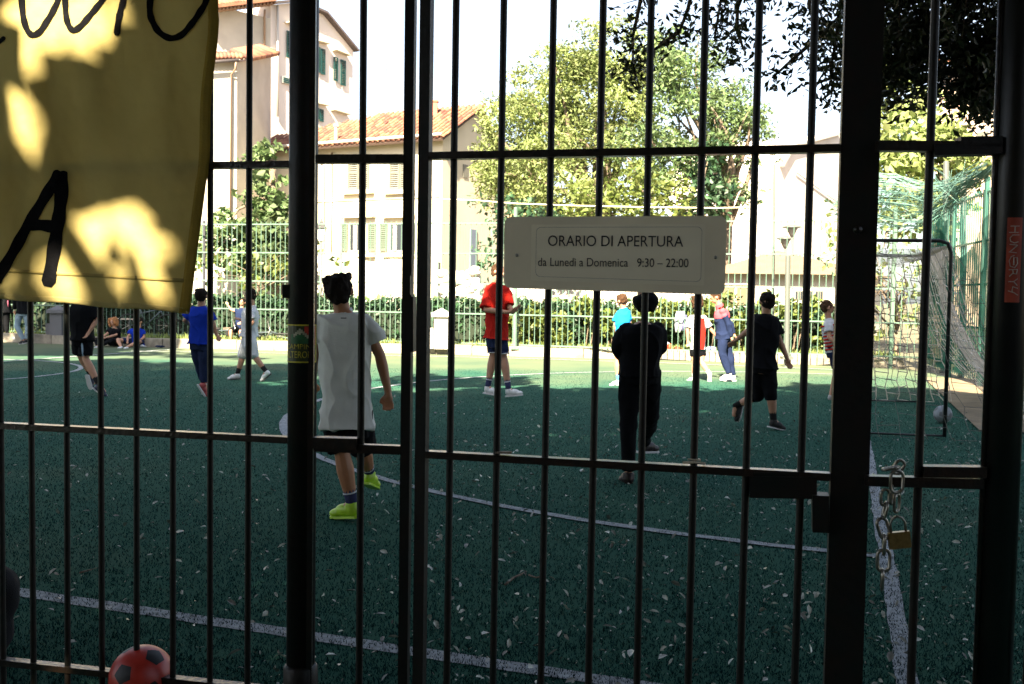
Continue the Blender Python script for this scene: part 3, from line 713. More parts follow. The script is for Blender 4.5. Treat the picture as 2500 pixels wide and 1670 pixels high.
pr = Plane(pix(2290, 300, 62), pix(2460, 300, 58))
rb = thing('cream_house', 'cream upper house glimpsed through leaves at the top right', 'house', pix(2380, 600, 60))
prism('wall', [pr.P(0, 0), pr.P(pr.len, 0), pr.P(pr.len, 0)-pr.n*8, pr.P(0, 0)-pr.n*8], 0, [pr.at(2380, 150).z]*4, mat('warm_cream', (.68, .52, .40), .9, 0, .1, .6), rb)
for x0 in (2320, 2385): wallbox(pr, x0, 322, x0+28, 346, 0, .06).obj('window', shutter_grey, rb)
MB().beam(pr.at(2290, 152)+pr.n*.3, pr.at(2460, 150)+pr.n*.3, 1.4, .2).obj('roof', terracotta_j, rb)

# pavilion with pale hipped roof
pv = Plane(pix(1745, 700, 38.5), pix(2070, 700, 36)); pav = thing('pavilion', 'low white pavilion with a shallow cream hipped roof, right of the sign', 'building', pv.P(pv.len/2, 0))
zt = pv.at(1850, 668).z; bkv = -pv.n*7
prism('wall', [pv.P(0, 0), pv.P(pv.len, 0), pv.P(pv.len, 0)+bkv, pv.P(0, 0)+bkv], 0, [zt]*4, stucco_white, pav)
ap = pv.at(1853, 604)-pv.n*2.5; mb = MB(); o_ = .5
b4 = [pv.P(-o_, zt, o_), pv.P(pv.len+o_, zt-.05, o_), pv.P(pv.len+o_, zt, 0)+bkv-pv.n*o_, pv.P(-o_, zt, 0)+bkv-pv.n*o_]
mb.add(b4+[ap], [(0, 1, 4), (1, 2, 4), (2, 3, 4), (3, 0, 4), (3, 2, 1, 0)]); mb.obj('roof', mat('cream_roof', (.15, .115, .075), .8, 0, .15, 2), pav)
for x0 in (1942, 1966, 1991): 
    f = wallbox(pv, x0, 710, x0+20, 731, 0, .05).obj('window', shutter_grey, pav)
    for i in range(3): wallbox(pv, x0+2+i*6, 712, x0+6+i*6, 729, .05, .07).obj('pane', glass, f)
for x0 in (1762, 1800): wallbox(pv, x0, 698, x0+30, 745, 0, .05).obj('door', mat('cream_door', (.12, .09, .05), .7), pav)
wallbox(pv, 1752, 692, 1840, 696, 0, .12).obj('lintel', stucco_cream, pav)

# garden walls behind the hedges
def gwall(name, pts, hs_, mt, label, cat='wall', th=.3):
    mb = MB()
    for (a, b_), (h0, h1) in zip(zip(pts[:-1], pts[1:]), zip(hs_[:-1], hs_[1:])):
        d = (b_-a).normalized(); nn = Vector((d.y, -d.x, 0))*th/2; A = Vector((a.x, a.y, 0)); B = Vector((b_.x, b_.y, 0))
        mb.add([A-nn, B-nn, B+nn, A+nn, A-nn+Vector((0, 0, h0)), B-nn+Vector((0, 0, h1)), B+nn+Vector((0, 0, h1)), A+nn+Vector((0, 0, h0))], [(0, 1, 5, 4), (1, 2, 6, 5), (2, 3, 7, 6), (3, 0, 4, 7), (4, 5, 6, 7)])
    return tag(mb.obj(name, mt, at=Vector((pts[0].x, pts[0].y, 0))), label, cat)
xs = [430, 500, 560, 640, 690, 740, 790, 830, 870, 905, 960, 1040, 1072]; ys = [655, 650, 640, 648, 640, 628, 622, 620, 630, 640, 632, 636, 640]
W = [pix(x, 700, 36-.004*(x-430)) for x in xs]
gwall('garden_wall', W, [pix(x, y_, 36-.004*(x-430)).z for x, y_ in zip(xs, ys)], stucco_white, 'sunlit white garden wall with an uneven top below the villa windows')
W = [pix(x, 700, 34) for x in (1235, 1500, 1745)]; gwall('boundary_wall', W, [2.1]*3, stucco_white, 'white boundary wall behind the light green bushes and the sign')
th = thing('slat_fence', 'white slatted fence standing behind the hedge left below the sign', 'fence', pix(1240, 740, 31))
sm = MB(); sm.box((0, 0, .5), .07, .03, 1); o = sm.obj('slat', white_frame); slm = o.data; bpy.data.objects.remove(o)
for i in range(19): p = pix(1236+i*5.6, 740, 31); link('slat', slm, th, (p.x, p.y, .2), None, (1, 1, 1.55))
MB().beam(pix(1234, 722, 31.05), pix(1340, 722, 31.05), .04, .06).obj('rail', white_frame, th)
# rubble wall: many joined stones
mb = MB()
for i in range(260):
    px = random.uniform(1080, 1168); t_ = (px-1080)/88; top_ = 668 if px < 1150 else 655
    py = random.uniform(top_, 760); c = pix(px, py, 30.5+.3*random.random()); s_ = random.uniform(.10, .22)
    mb.ell(c, s_, .15, s_*.7, nu=6, nv=4)
rw = MB(); a, b_ = pix(1078, 700, 30.8), pix(1172, 700, 30.8); rw.box(((a.x+b_.x)/2, 30.9, .85), b_.x-a.x, .35, 1.7); c = pix(1157, 700, 30.7); rw.box((c.x, c.y, 1.0), .35, .5, 2.0)
o = rw.obj('stone_wall', stone_pale, at=Vector((a.x, a.y, 0))); tag(o, 'rough pale rubble stone wall with a taller end pier beside the red shirt player', 'wall')
o2 = mb.obj('rubble_stones', stone_pale, o, True); stuff(o2)

# stone pillars at the verge
def pillar(px, py0, py1, wpx, D, label, mt):
    t_ = thing('stone_pillar', label, 'pillar', pix(px, py1, D), 'stone pillars on the verge'); c = pix(px, py1, D); z0 = .15; z1 = pix(px, py0, D).z; w_ = wpx/F*D
    MB().box((c.x, c.y, (z0+z1-.22)/2), w_*.75, w_*.75, z1-.22-z0).obj('shaft', mt, t_)
    m2 = MB(); m2.box((c.x, c.y, z1-.17), w_*1.05, w_*1.05, .09); h = w_*.5
    m2.add([(c.x-h, c.y-h, z1-.125), (c.x+h, c.y-h, z1-.125), (c.x+h, c.y+h, z1-.125), (c.x-h, c.y+h, z1-.125), (c.x, c.y, z1)], [(0, 1, 4), (1, 2, 4), (2, 3, 4), (3, 0, 4), (3, 2, 1, 0)])
    m2.obj('cap', mt, t_); MB().box((c.x-w_*.6, c.y, (z0+z1-.5)/2), w_*.3, .12, z1-.5-z0).obj('side_slab', mt, t_); return t_
pillar(1077, 752, 838, 44, 24.7, 'pale stone pillar with pyramid cap at the verge, left of the red shirt player', stone_pale)
pillar(142, 745, 822, 38, 27.0, 'dark grey stone pillar on the shaded verge below the banner', mat('dark_stone', (.12, .12, .13), .9, bump=.5))
# benches
def bench(px0, px1, py_t, py_b, D, label):
    a = pix(px0, py_t, D); b_ = pix(px1, py_t, D); w_ = b_.x-a.x; z1 = a.z; t_ = thing('park_bench', label, 'bench', ((a.x+b_.x)/2, D, .2), 'pale plank benches behind the railing')
    pm = mat('pale_bench_plank', (.62, .50, .42), .8, 0, .2, 10)
    for i in range(4): MB().box(((a.x+b_.x)/2, D+.32+.02*i, z1-.06-i*.115), w_, .03, .09, az=Vector((0, .15, 1)).normalized()).obj('back_plank', pm, t_)
    for i in range(3): MB().box(((a.x+b_.x)/2, D-.12+i*.14, .2+.46), w_, .12, .04).obj('seat_plank', pm, t_)
    for x_ in (a.x+.12, b_.x-.12):
        q = MB(); q.beam((x_, D+.38, z1), (x_, D+.2, .2), .05, .05); q.beam((x_, D-.15, .66), (x_, D-.2, .2), .05, .05); q.beam((x_, D-.18, .63), (x_, D+.3, .63), .05, .05); q.obj('leg', mat('iron', (.05, .05, .05), .5), t_)
bench(905, 982, 784, 830, 27.2, 'pale plank bench behind the railing beside the white T-shirt boy')
bench(285, 332, 776, 812, 28.3, 'pale plank bench behind the seated children on the left')

# lamps, poles, rope
gpole = mat('grey_pole', (.10, .11, .10), .5, .2)
def pole(name, x0, y0, x1, y1, D, r_, label, cat='pole', mt=gpole, group=None):
    a = pix(x1, y1, D); b_ = pix(x0, y0, D); mb = MB(); mb.tube([Vector((a.x, a.y, 0)), a, b_, b_+Vector((0, 0, .02))], [r_*1.1, r_, r_, r_*.6], 8)
    mb.box((a.x, a.y, .2), r_*4, r_*4, .06); return tag(mb.obj(name, mt, at=Vector((a.x, a.y, 0)), smooth=False), label, cat, group)
pole('steel_pole', 1891, 402, 1886, 840, 23.6, .035, 'tall thin grey pole in front of the pavilion, left of the shorter post')
pole('steel_post', 1924, 625, 1921, 858, 22.3, .06, 'shorter thick grey post beside the black clad running boy')
pole('steel_pole', 498, 540, 497, 800, 27.6, .045, 'thin dark pole behind the blue shirt boy', mt=mat('dark_pole', (.05, .05, .06), .5))
pole('steel_pole', 2310, 396, 2306, 800, 21, .06, 'pale pole rising behind the side railing above the net')
pole('steel_pole', 2353, 436, 2350, 800, 19.5, .06, 'lower pale green pole just right of the one above the net')
pole('steel_pole', 1259, 508, 1257, 848, 24.6, .05, 'pale green post supporting the rope beside the sign', mt=far_rail)
def lamp(px, py, D, label):
    t_ = thing('street_lamp', label, 'street lamp', pix(px, 750, D), 'twin park lamps near the pavilion'); a = pix(px, py+22, D); g_ = Vector((a.x, a.y, 0))
    MB().tube([g_, a], [.07, .045], 8).obj('pole', gpole, t_, True); h = pix(px, py, D)
    MB().tube([a, h-Vector((0, 0, .1)), h], [.08, .2, .26], 10).obj('lamp_housing', mat('lamp_grey', (.2, .2, .2), .5), t_, True)
    MB().tube([h, h+Vector((0, 0, .06)), h+Vector((0, 0, .14))], [.42, .36, .05], 12).obj('lamp_hood', gpole, t_, True)
lamp(1934, 556, 42, 'taller park lamp with wide hood right of the tall thin pole')
lamp(1917, 584, 44, 'lower park lamp with wide hood just left of the taller lamp')
# wall lantern on a post near the villa
t_ = thing('lantern', 'old style square lantern on a thin post before the villa', 'lantern', pix(783, 720, 30)); a = pix(784, 592, 30)
MB().tube([Vector((a.x, a.y, 0)), a], .03, 8).obj('post', gpole, t_, True)
mb = MB(); mb.tube([a, a+Vector((0, 0, .05)), a+Vector((0, 0, .42))], [.03, .10, .19], 4); mb.obj('lamp_glass', mat('frosted_glass', (.5, .5, .45), .3), t_); MB().tube([a+Vector((0, 0, .42)), a+Vector((0, 0, .62)), a+Vector((0, 0, .72))], [.24, .05, .03], 4).obj('lamp_cap', blk, t_)
rp = [pix(1050, 486, 24.9), pix(1160, 489, 24.8), pix(1257, 497, 24.6), pix(1400, 502, 24.2), pix(1576, 506, 23.9), pix(1750, 508, 23.7), pix(1889, 505, 23.6)]
tag(MB().tube(rp, .018, 5).obj('rope', mat('cream_rope', (.7, .62, .42), .8), at=rp[0], smooth=True), 'slack cream rope strung between poles above the railing', 'rope')
q = pix(500, 620, 31); tag(MB().tube([pix(527, 620, 33), pix(592, 535, 35)], .05, 6).obj('handrail', mat('pink_rail', (.55, .42, .38), .6), at=q), 'diagonal pale pink stair handrail beside the ivy clad tree', 'handrail')

# ================================================================== TREES
def blob(px, py, D, rx, ry, rd=None):
    c = pix(px, py, D); s = D/F; return (c.x, c.y, c.z, rx*s, (rd or (rx+ry)/2)*s, ry*s)
def tree(name, label, blobs, n_sub, per, size, mt, base, top, r_, frac=.33, leafn='crown', group=None, cat='tree', tips=10, shell=.45, elong=1.9, extra=None):
    t_ = thing(name, label, cat, base, group)
    sc_ = sub_clumps(blobs, n_sub, frac); C = clumps(sc_, per, shell); 
    if extra is not None: C = extra(C)
    leaf_cloud(leafn, C, size, mt, t_, elong=elong)
    mb = MB(); limbs(mb, base, top, [random.choice(sc_)[:3] for _ in range(tips)], r_, .5); mb.obj('trunk', bark, t_, True); return t_
D = 46
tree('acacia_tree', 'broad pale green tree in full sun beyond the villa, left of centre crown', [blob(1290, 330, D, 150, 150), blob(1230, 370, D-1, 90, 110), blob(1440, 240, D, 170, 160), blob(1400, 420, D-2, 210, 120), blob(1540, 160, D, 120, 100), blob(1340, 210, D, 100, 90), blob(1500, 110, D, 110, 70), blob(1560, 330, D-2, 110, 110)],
     230, 300, .092, leaf_lit, (3.5, 47, 0), (4.2, 46, 7), .5, .30, tips=26, shell=.3, elong=2.6)
tree('pagoda_tree', 'feathery green tree with layered branches right of the pale tree', [blob(1690, 180, 42, 140, 100), blob(1630, 105, 43, 110, 60), blob(1800, 270, 42, 100, 80), blob(1720, 300, 42, 140, 110), blob(1820, 340, 42, 90, 80), blob(1860, 385, 42, 70, 35), blob(1640, 400, 41, 150, 90), blob(1800, 460, 42, 90, 60)],
     170, 270, .092, leaf_mid, (9, 42.5, 0), (9, 42.3, 6), .45, .30, tips=22, shell=.3, elong=2.8)
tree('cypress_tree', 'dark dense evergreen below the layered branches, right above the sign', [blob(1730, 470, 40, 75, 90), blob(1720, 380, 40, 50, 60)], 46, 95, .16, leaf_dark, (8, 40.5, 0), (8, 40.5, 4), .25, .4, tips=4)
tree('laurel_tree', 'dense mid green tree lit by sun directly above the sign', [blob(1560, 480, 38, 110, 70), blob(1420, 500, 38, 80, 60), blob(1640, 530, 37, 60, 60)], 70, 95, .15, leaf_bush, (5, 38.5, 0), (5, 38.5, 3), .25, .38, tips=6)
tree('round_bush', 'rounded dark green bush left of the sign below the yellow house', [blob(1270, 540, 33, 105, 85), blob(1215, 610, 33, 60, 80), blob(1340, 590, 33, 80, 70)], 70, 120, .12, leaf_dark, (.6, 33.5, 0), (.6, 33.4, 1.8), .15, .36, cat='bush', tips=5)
tree('ivy_tree', 'dark climbing tree covered in ivy beside the tall white houses', [blob(640, 400, 34, 50, 75), blob(650, 500, 34, 60, 90), blob(590, 590, 33, 90, 70), blob(650, 620, 33, 70, 90), blob(500, 610, 33.5, 60, 60), blob(700, 620, 33, 50, 70)], 190, 150, .19, leaf_mid, (-8.2, 34.5, 0), (-8.3, 34.3, 6), .2, .36, tips=9, shell=.2, elong=1.4)
tree('wild_vine', 'pale sunlit vine hanging over the white wall on the left', [blob(520, 650, 31, 60, 50), blob(610, 660, 31, 80, 45), blob(800, 640, 31, 45, 55), blob(690, 650, 31, 60, 50)], 46, 60, .16, leaf_bush, (-8, 31.5, 0), (-8, 31.4, 1.8), .06, .4, cat='vine', tips=10, shell=.1, elong=1.4)
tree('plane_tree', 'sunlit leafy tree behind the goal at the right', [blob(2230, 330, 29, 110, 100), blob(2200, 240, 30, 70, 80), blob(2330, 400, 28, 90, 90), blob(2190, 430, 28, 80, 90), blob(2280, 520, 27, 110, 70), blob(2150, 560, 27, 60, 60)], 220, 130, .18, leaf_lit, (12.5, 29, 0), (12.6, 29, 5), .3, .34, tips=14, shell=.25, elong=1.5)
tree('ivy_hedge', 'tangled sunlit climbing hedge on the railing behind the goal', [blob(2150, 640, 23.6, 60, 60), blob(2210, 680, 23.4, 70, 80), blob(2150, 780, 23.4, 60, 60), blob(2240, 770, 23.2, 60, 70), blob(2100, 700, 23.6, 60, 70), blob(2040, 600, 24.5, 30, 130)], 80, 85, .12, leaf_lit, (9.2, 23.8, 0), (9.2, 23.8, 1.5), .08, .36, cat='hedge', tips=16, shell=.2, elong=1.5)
# clipped hedge and bushes behind the railing
def hedge(name, pts, z1, thick, dens, size, mt, label, cat='hedge'):
    C = []
    for a, b_ in zip(pts[:-1], pts[1:]):
        L_ = (b_-a).length; k = int(L_*dens)
        s = rng.random(k); z = .2+(z1-.2)*rng.random(k)**.8; dd = (rng.random(k)-.5)*thick
        x = a.x+(b_.x-a.x)*s; y = a.y+(b_.y-a.y)*s+dd; bumpy = .12*np.sin(x*2.1)+.08*np.sin(x*5.3+1)
        C.append(np.stack([x, y, np.minimum(z, z1+bumpy)+.05*rng.normal(size=k)], 1))
    o = leaf_cloud(name, np.concatenate(C), size, mt); return tag(o, label, cat)
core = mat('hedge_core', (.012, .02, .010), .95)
hp = [pix(-260, 700, 30.0), pix(560, 700, 28.2), pix(1110, 700, 26.6), pix(1300, 700, 26.0)]
hd = hedge('clipped_hedge', hp, 1.36, 1.0, 900, .09, leaf_hedge, 'long dark clipped hedge behind the railing left of the bright bushes')
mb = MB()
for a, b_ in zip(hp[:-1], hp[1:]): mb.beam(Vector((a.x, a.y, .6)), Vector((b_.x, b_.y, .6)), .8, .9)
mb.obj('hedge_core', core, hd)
hp2 = [pix(1215, 700, 26.9), pix(1700, 700, 25.4), pix(2080, 700, 24.6)]
h2 = hedge('clipped_hedge', hp2, 1.30, .8, 900, .09, leaf_hedge, 'dark hedge backing the bright bushes right of the pale pillar')
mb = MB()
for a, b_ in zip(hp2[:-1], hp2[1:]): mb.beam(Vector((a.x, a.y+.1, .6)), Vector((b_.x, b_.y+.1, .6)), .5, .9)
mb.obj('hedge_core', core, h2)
cs = []
for i in range(46):
    px = 1235+random.random()*800; D = 25.7-(px-1235)*.0028+random.uniform(-.3, .5)
    cs.append(blob(px, random.uniform(742, 835) if px < 1480 else random.uniform(725, 830), D, random.uniform(22, 45), random.uniform(18, 34)))
for i in range(3):
    sel = [c for c in cs if (1, 0)[0] and (-1, 2.2, 5.0, 99)[i] <= c[0] < (-1, 2.2, 5.0, 99)[i+1]]
    if not sel: continue
    lab = ['low yellow green bush spilling through the railing beside the pale post', 'tall bright green bush behind the man in black', 'bright green bush behind the running boy in black'][i]
    t_ = thing('leafy_bush', lab, 'bush', (sel[0][0], sel[0][1], .2), 'bright bushes along the railing'); leaf_cloud('foliage', clumps(sel, 620, .1), .12, leaf_bush, t_, elong=1.5)
    mb = MB(); [mb.tube([(c[0], c[1]+.2, .1), (c[0]+random.uniform(-.2, .2), c[1], c[2])], [.02, .008], 4) for c in sel]; mb.obj('stems', bark, t_)
stuff(tag(leaf_cloud('trailing_ivy', np.stack([*(lambda k: (rng.random(k)*22-11.5, 30+rng.random(k)*1.5, .2+rng.random(k)**2*1.2))(5000)], 1), .14, leaf_mid), 'low shrubs and ivy growing along the foot of the white garden wall', 'shrubs'))

# ---- unseen house row added behind the viewer to block low sky light
sb_ = thing('added_sky_block_house', 'unseen long dark ochre house added behind the viewer to block low sky light', 'house', (0, -16, 0))
MB().box((0, -19, 5.5), 60, 8, 11).obj('wall', mat('ochre_wall', (.16, .12, .07), .9, 0, .2, .6, .3, 8), sb_)
MB().box((0, -18.6, 11.1), 61, 9.6, .3).obj('roof', terracotta_j, sb_)
for i in range(14):
    for z in (2.0, 5.6, 8.6): MB().box((-26+i*4, -15.02, z), 1.1, .1, 1.8).obj('window', shutter_green, sb_)
rng = np.random.default_rng(21); random.seed(21)
# ---- overhanging trees that shade the gate
def shade_tree(bx, by, blobs, N, size, label):
    t_ = thing('holm_oak', label, 'tree', (bx, by, 0), 'holm oaks shading the gate')
    sc_ = sub_clumps(blobs, 80, .30); C = clumps(sc_, 10, .2) if False else None
    pts = []
    k = N//len(sc_)
    for c in sc_:
        d = rng.normal(size=(k, 3)); d /= np.linalg.norm(d, axis=1)[:, None]; r = rng.random(k)**.5
        pts.append(np.array(c[:3])+d*r[:, None]*np.array([c[3]*1.3, c[4]*1.3, c[5]*1.3]))
    C = np.concatenate(pts)
    C = C[C[:, 2] > 3.4]                                         # crowns start above head height
    C = carve(C)
    leaf_cloud('crown', C, size, leaf_oak, t_, elong=1.6)
    mb = MB(); limbs(mb, (bx, by, 0), (bx, by, 4.6), [b_[:3] for b_ in sc_[::9]], .28, .5); mb.obj('trunk', bark, t_, True); return t_
GAPS = []       # (point that gets sun, gap radius): thin places in the crowns
def carve(C):
    keep = np.ones(len(C), bool); s = np.array(sdir)
    for g_ in GAPS:
        p, r_ = g_[:2]; THIN = g_[2] if len(g_) > 2 else .68
        v = C-np.array(p); along = v@s; d = np.linalg.norm(v-along[:, None]*s, axis=1); keep &= ~((d < r_*(.8+.4*rng.random(len(C)))) & (along > 0) & (rng.random(len(C)) < THIN))
    # crowns trimmed to shape their shade on the pitch and clear the view
    G = C-s*(C[:, 2]/s[2])[:, None]; nz_ = .5*np.sin(G[:, 0]*1.3)+.35*np.sin(G[:, 0]*3.7+1)+.25*rng.normal(size=len(C))
    edge = np.where(G[:, 0] > -3.5, 18.3, 20.3)-.55*np.clip(G[:, 0]-1, 0, 8)*.55
    strip = (G[:, 1] > edge+nz_) & ~((G[:, 1] > 22.3+nz_*.4) & (G[:, 0] < -4.5-.3*rng.normal(size=len(C)))); keep &= ~strip
    v = C-np.array(CAM); dz = v@np.array(fw); dx = v@np.array(RT); dy = v@np.array(UP)
    with np.errstate(all='ignore'): px = CX+F*dx/dz; py = CY-F*dy/dz
    keep &= ~((dz > .3) & (py > -60) & (px > -150) & (px < 2650))
    return C[keep]
pl_left = Plane(gu(0, 975, 1.0), gu(660, 1008, 1.0))
for (x, y_, r_, k_) in ((60, 130, .26, .63), (110, 40, .24, .66), (210, 80, .22, .66), (300, 20, .22, .66), (380, 60, .2, .66), (150, 0, .2, .66), (480, 20, .15, .66), (60, 450, .24, .63), (20, 380, .18, .63), (140, 420, .12, .66), (255, 285, .13, .66), (440, 300, .12, .7),
                   (320, 600, .24, .63), (260, 690, .2, .63), (200, 630, .18, .63), (260, 520, .14, .63), (40, 700, .2, .63), (400, 700, .16, .66), (380, 560, .14, .66), (100, 720, .16, .63)):
    GAPS.append((tuple(pl_left.at(x, y_, .05)), r_, k_))
for (x, y_, r_) in ((1290, 620, .26), (1420, 620, .22), (1560, 620, .14)): GAPS.append((tuple(pix(x, y_, 2.98)), r_, .30))
for (x, y_, r_) in ((430, 1240, .11), (2215, 1475, .12), (2290, 1478, .10), (2180, 1480, .10), (1990, 1500, .10), (1930, 1505, .08), (500, 945, .4), (660, 935, .3), (1700, 1000, .35), (1820, 990, .35), (1180, 1000, .2)): GAPS.append((tuple(gnd(x, y_)), r_))
shade_tree(5.6, 2.6, [(4.8, 4.5, 6.8, 3.4, 3.2, 2.6), (2, 2, 8.6, 3.6, 3.6, 2.4), (7, 5, 9, 3, 3, 3), (3, 7, 7.4, 4, 3, 1.8), (7.5, 8, 7, 3, 3, 1.8)], 52000, .20, 'dense dark evergreen oak beside the gate at the right, crown above the view')  # forward crown blobs added out of view to block sky light
shade_tree(-1.5, -4.5, [(-2, -3, 9, 4.4, 4, 3), (2, -6, 8.5, 4, 4, 3), (-1, -1, 11.5, 4.5, 4, 2.5), (0, -2, 6.5, 5, 4, 1.8)], 44000, .22, 'tall evergreen oak behind the viewer facing the gate')
shade_tree(-7.5, -2.0, [(-6.5, -1, 9, 4.2, 4.2, 3), (-6, -.3, 7.2, 3, 2.6, 1.3), (-4.9, -.2, 6.4, 2.8, 2.2, 1.2), (-4, 1.5, 7.5, 2.4, 2.4, 1.3), (-9, 1.5, 10, 4, 4, 3), (-5.5, 2.5, 9.8, 3.4, 2.6, 2.6), (-4, 6.5, 7.6, 4, 3.4, 1.9), (-9, 8, 7.6, 4, 3.4, 1.9)], 60000, .22, 'broad evergreen oak left of the gate outside the park')  # filler and forward blobs added out of view to deepen the shade
shade_tree(-3.0, -11, [(-5, -11, 9, 5, 4, 3.4), (1, -10, 9, 4.5, 4, 3.4)], 22000, .24, 'evergreen oak across the lane behind the viewer')
shade_tree(-13.5, 1.5, [(-13, 3, 10, 4.4, 4.2, 3.4), (-11, 6, 12, 3.5, 3, 3), (-14, 6.5, 11, 3.4, 3.4, 3.4)], 22000, .24, 'evergreen oak beside the pitch at the far left, out past the banner')
shade_tree(-16.5, 14.5, [(-15.3, 15.0, 8.2, 3.3, 2.4, 2.2), (-14.5, 16.5, 9.5, 2.6, 2.2, 1.6)], 15000, .22, 'evergreen oak near the left kerb shading the seated children')
# branches that hang into view at the upper right
def hanging(name, label, stems, size, N):
    t_ = thing(name, label, 'branch', stems[0][0][0]); mb = MB(); C = []
    for pts, dens, sp in stems:
        mb.tube(pts, [.011*(1-i/len(pts))+.003 for i in range(len(pts))], 6); n2 = int(dens*N)
        for _ in range(n2):
            k = random.random()**.8*(len(pts)-1); j = min(int(k), len(pts)-2); p = pts[j].lerp(pts[j+1], k-j)
            q = p+Vector((random.gauss(0, sp), random.gauss(0, sp), random.gauss(-sp*.3, sp)))
            if random.random() < .25: mb.tube([p, q], [.004, .0015], 4, cap=False)
            for _ in range(6): C.append(tuple(q+Vector((random.gauss(0, .035), random.gauss(0, .035), random.gauss(0, .035)))))
    leaf_cloud('leaves', np.array(C), size*.68, leaf_oak, t_, flat=.1, elong=2.4, fold=.35); mb.obj('twigs', bark, t_, True); return t_
d6 = 6.0
hanging('oak_branch', 'dark leafy sprig hanging in front of the pale tree, left of the other sprigs', [([pix(1575, -60, d6), pix(1560, 20, d6), pix(1545, 90, d6), pix(1545, 160, d6), pix(1560, 210, d6)], 1.0, .065), ([pix(1700, -60, 5.8), pix(1680, 20, 5.8), pix(1660, 75, 5.8), pix(1640, 95, 5.8)], .35, .04), ([pix(1660, 75, 5.8), pix(1600, 120, 5.9)], .1, .02)], .030, 58)
hanging('oak_branch', 'brownish leafy sprig hanging between the two middle bars at the top right', [([pix(1830, -60, 5.6), pix(1800, 20, 5.6), pix(1800, 80, 5.6), pix(1820, 130, 5.6)], .8, .08), ([pix(1900, -40, 5.6), pix(1760, 0, 5.7), pix(1745, 90, 5.7)], .5, .05)], .030, 58)
hanging('oak_branch', 'thick curtain of dark leaves behind the wide post at the top right', [([pix(2150, -80, 5.0), pix(2060, 0, 5.0), pix(2040, 100, 5.0), pix(2030, 160, 5.0)], 1.8, .11), ([pix(2040, 60, 5), pix(1975, 110, 5), pix(1930, 150, 5), pix(1885, 190, 5)], .35, .03), ([pix(2030, 150, 5), pix(2030, 190, 5), pix(1990, 205, 5)], .3, .045),
        ([pix(1990, -60, 5), pix(1975, 10, 5), pix(1985, 50, 5)], .5, .05)], .027, 66)
hanging('oak_branch', 'heavy dark mass of leaves filling the top right corner', [([pix(2500, -120, 4.6), pix(2380, 0, 4.6), pix(2260, 40, 4.6), pix(2160, 60, 4.6)], 1.5, .16), ([pix(2560, 0, 4.5), pix(2440, 90, 4.5), pix(2350, 110, 4.5), pix(2400, 180, 4.5)], 2.4, .11), ([pix(2300, 60, 4.5), pix(2200, 130, 4.5), pix(2170, 170, 4.5)], 1.6, .07), ([pix(2440, 120, 4.5), pix(2430, 200, 4.5), pix(2380, 235, 4.5)], 1.2, .06), ([pix(2560, -120, 4.3), pix(2300, -60, 4.4), pix(2100, -20, 4.5)], 2.4, .10)], .026, 190)

# ================================================================== GATE AND NEAR RAILINGS
PL = Plane(gu(0, 975, 1.0), gu(660, 1008, 1.0)); P1 = Plane(gu(725, 1024, 1.0), gu(918, 1031, 1.0))
P2 = Plane(gu(967, 1040, 1.0), gu(1900, 1092, 1.0)); P3 = Plane(gu(1990, 1101, 1.0), gu(2250, 1108, 1.0))
ZM, ZT, ZB, ZTOP = 1.0, 1.925, .13, 3.3
rod = MB(); rod.tube([(0, 0, 0), (0, 0, 1)], 1, 10); o = rod.obj('bar', paint, smooth=False); rod_me = o.data; bpy.data.objects.remove(o)
for p in rod_me.polygons: p.use_smooth = len(p.vertices) == 4
def bar(pl, xu, r_, parent, ym=1010, name='bar'):
    p = pl.u(xu, ym); o = link(name, rod_me, parent, (p.x, p.y, .04), (random.uniform(-.002, .002), random.uniform(-.002, .002), random.random()), (r_, r_, ZTOP-.04)); return p
def rails(pl, l0, l1, parent, zs=(ZB, ZM, ZT, ZTOP), wd=.036, h=.022):
    for z in zs:
        mb = MB(); mb.box(pl.P((l0+l1)/2, z), l1-l0, wd, h, pl.t, pl.n)
        o = mb.obj('rail', paint_rail, parent)
        bv = bmesh.new(); bv.from_mesh(o.data); bmesh.ops.bevel(bv, geom=bv.edges[:], offset=.003, segments=2); bv.to_mesh(o.data); bv.free()
        # weld blobs
def weld(p, z, parent): MB().ell((p.x, p.y, z), .017, .017, .014, nu=8, nv=5).obj('weld', paint, parent, True)
def sqpost(c, wd, parent, name='post', z1=3.6, d=None, t=Vector((1, 0, 0)), n_=Vector((0, -1, 0)), mt=paint):
    mb = MB(); mb.box((c.x, c.y, z1/2), wd, d or wd, z1, t, n_); o = mb.obj(name, mt, parent)
    bv = bmesh.new(); bv.from_mesh(o.data); bmesh.ops.bevel(bv, geom=[e for e in bv.edges if abs((e.verts[0].co-e.verts[1].co).z) > 1], offset=.008, segments=3); bv.to_mesh(o.data); bv.free(); return o
cA = PL.u(692, 1010)
lf = thing('railing_panel', 'dark iron railing panel left of the gate, half covered by the yellow banner', 'railing', PL.P(PL.len/2, 0))
for xu in (-155, -78, 3, 73, 152, 232, 312, 396, 482, 569):
    p = bar(PL, xu, .0105, lf, 990)
    for z in (ZM, ZT, ZB): weld(p, z, lf)
rails(PL, PL.L(PL.u(-260, 990)), PL.L(cA)-.045, lf)
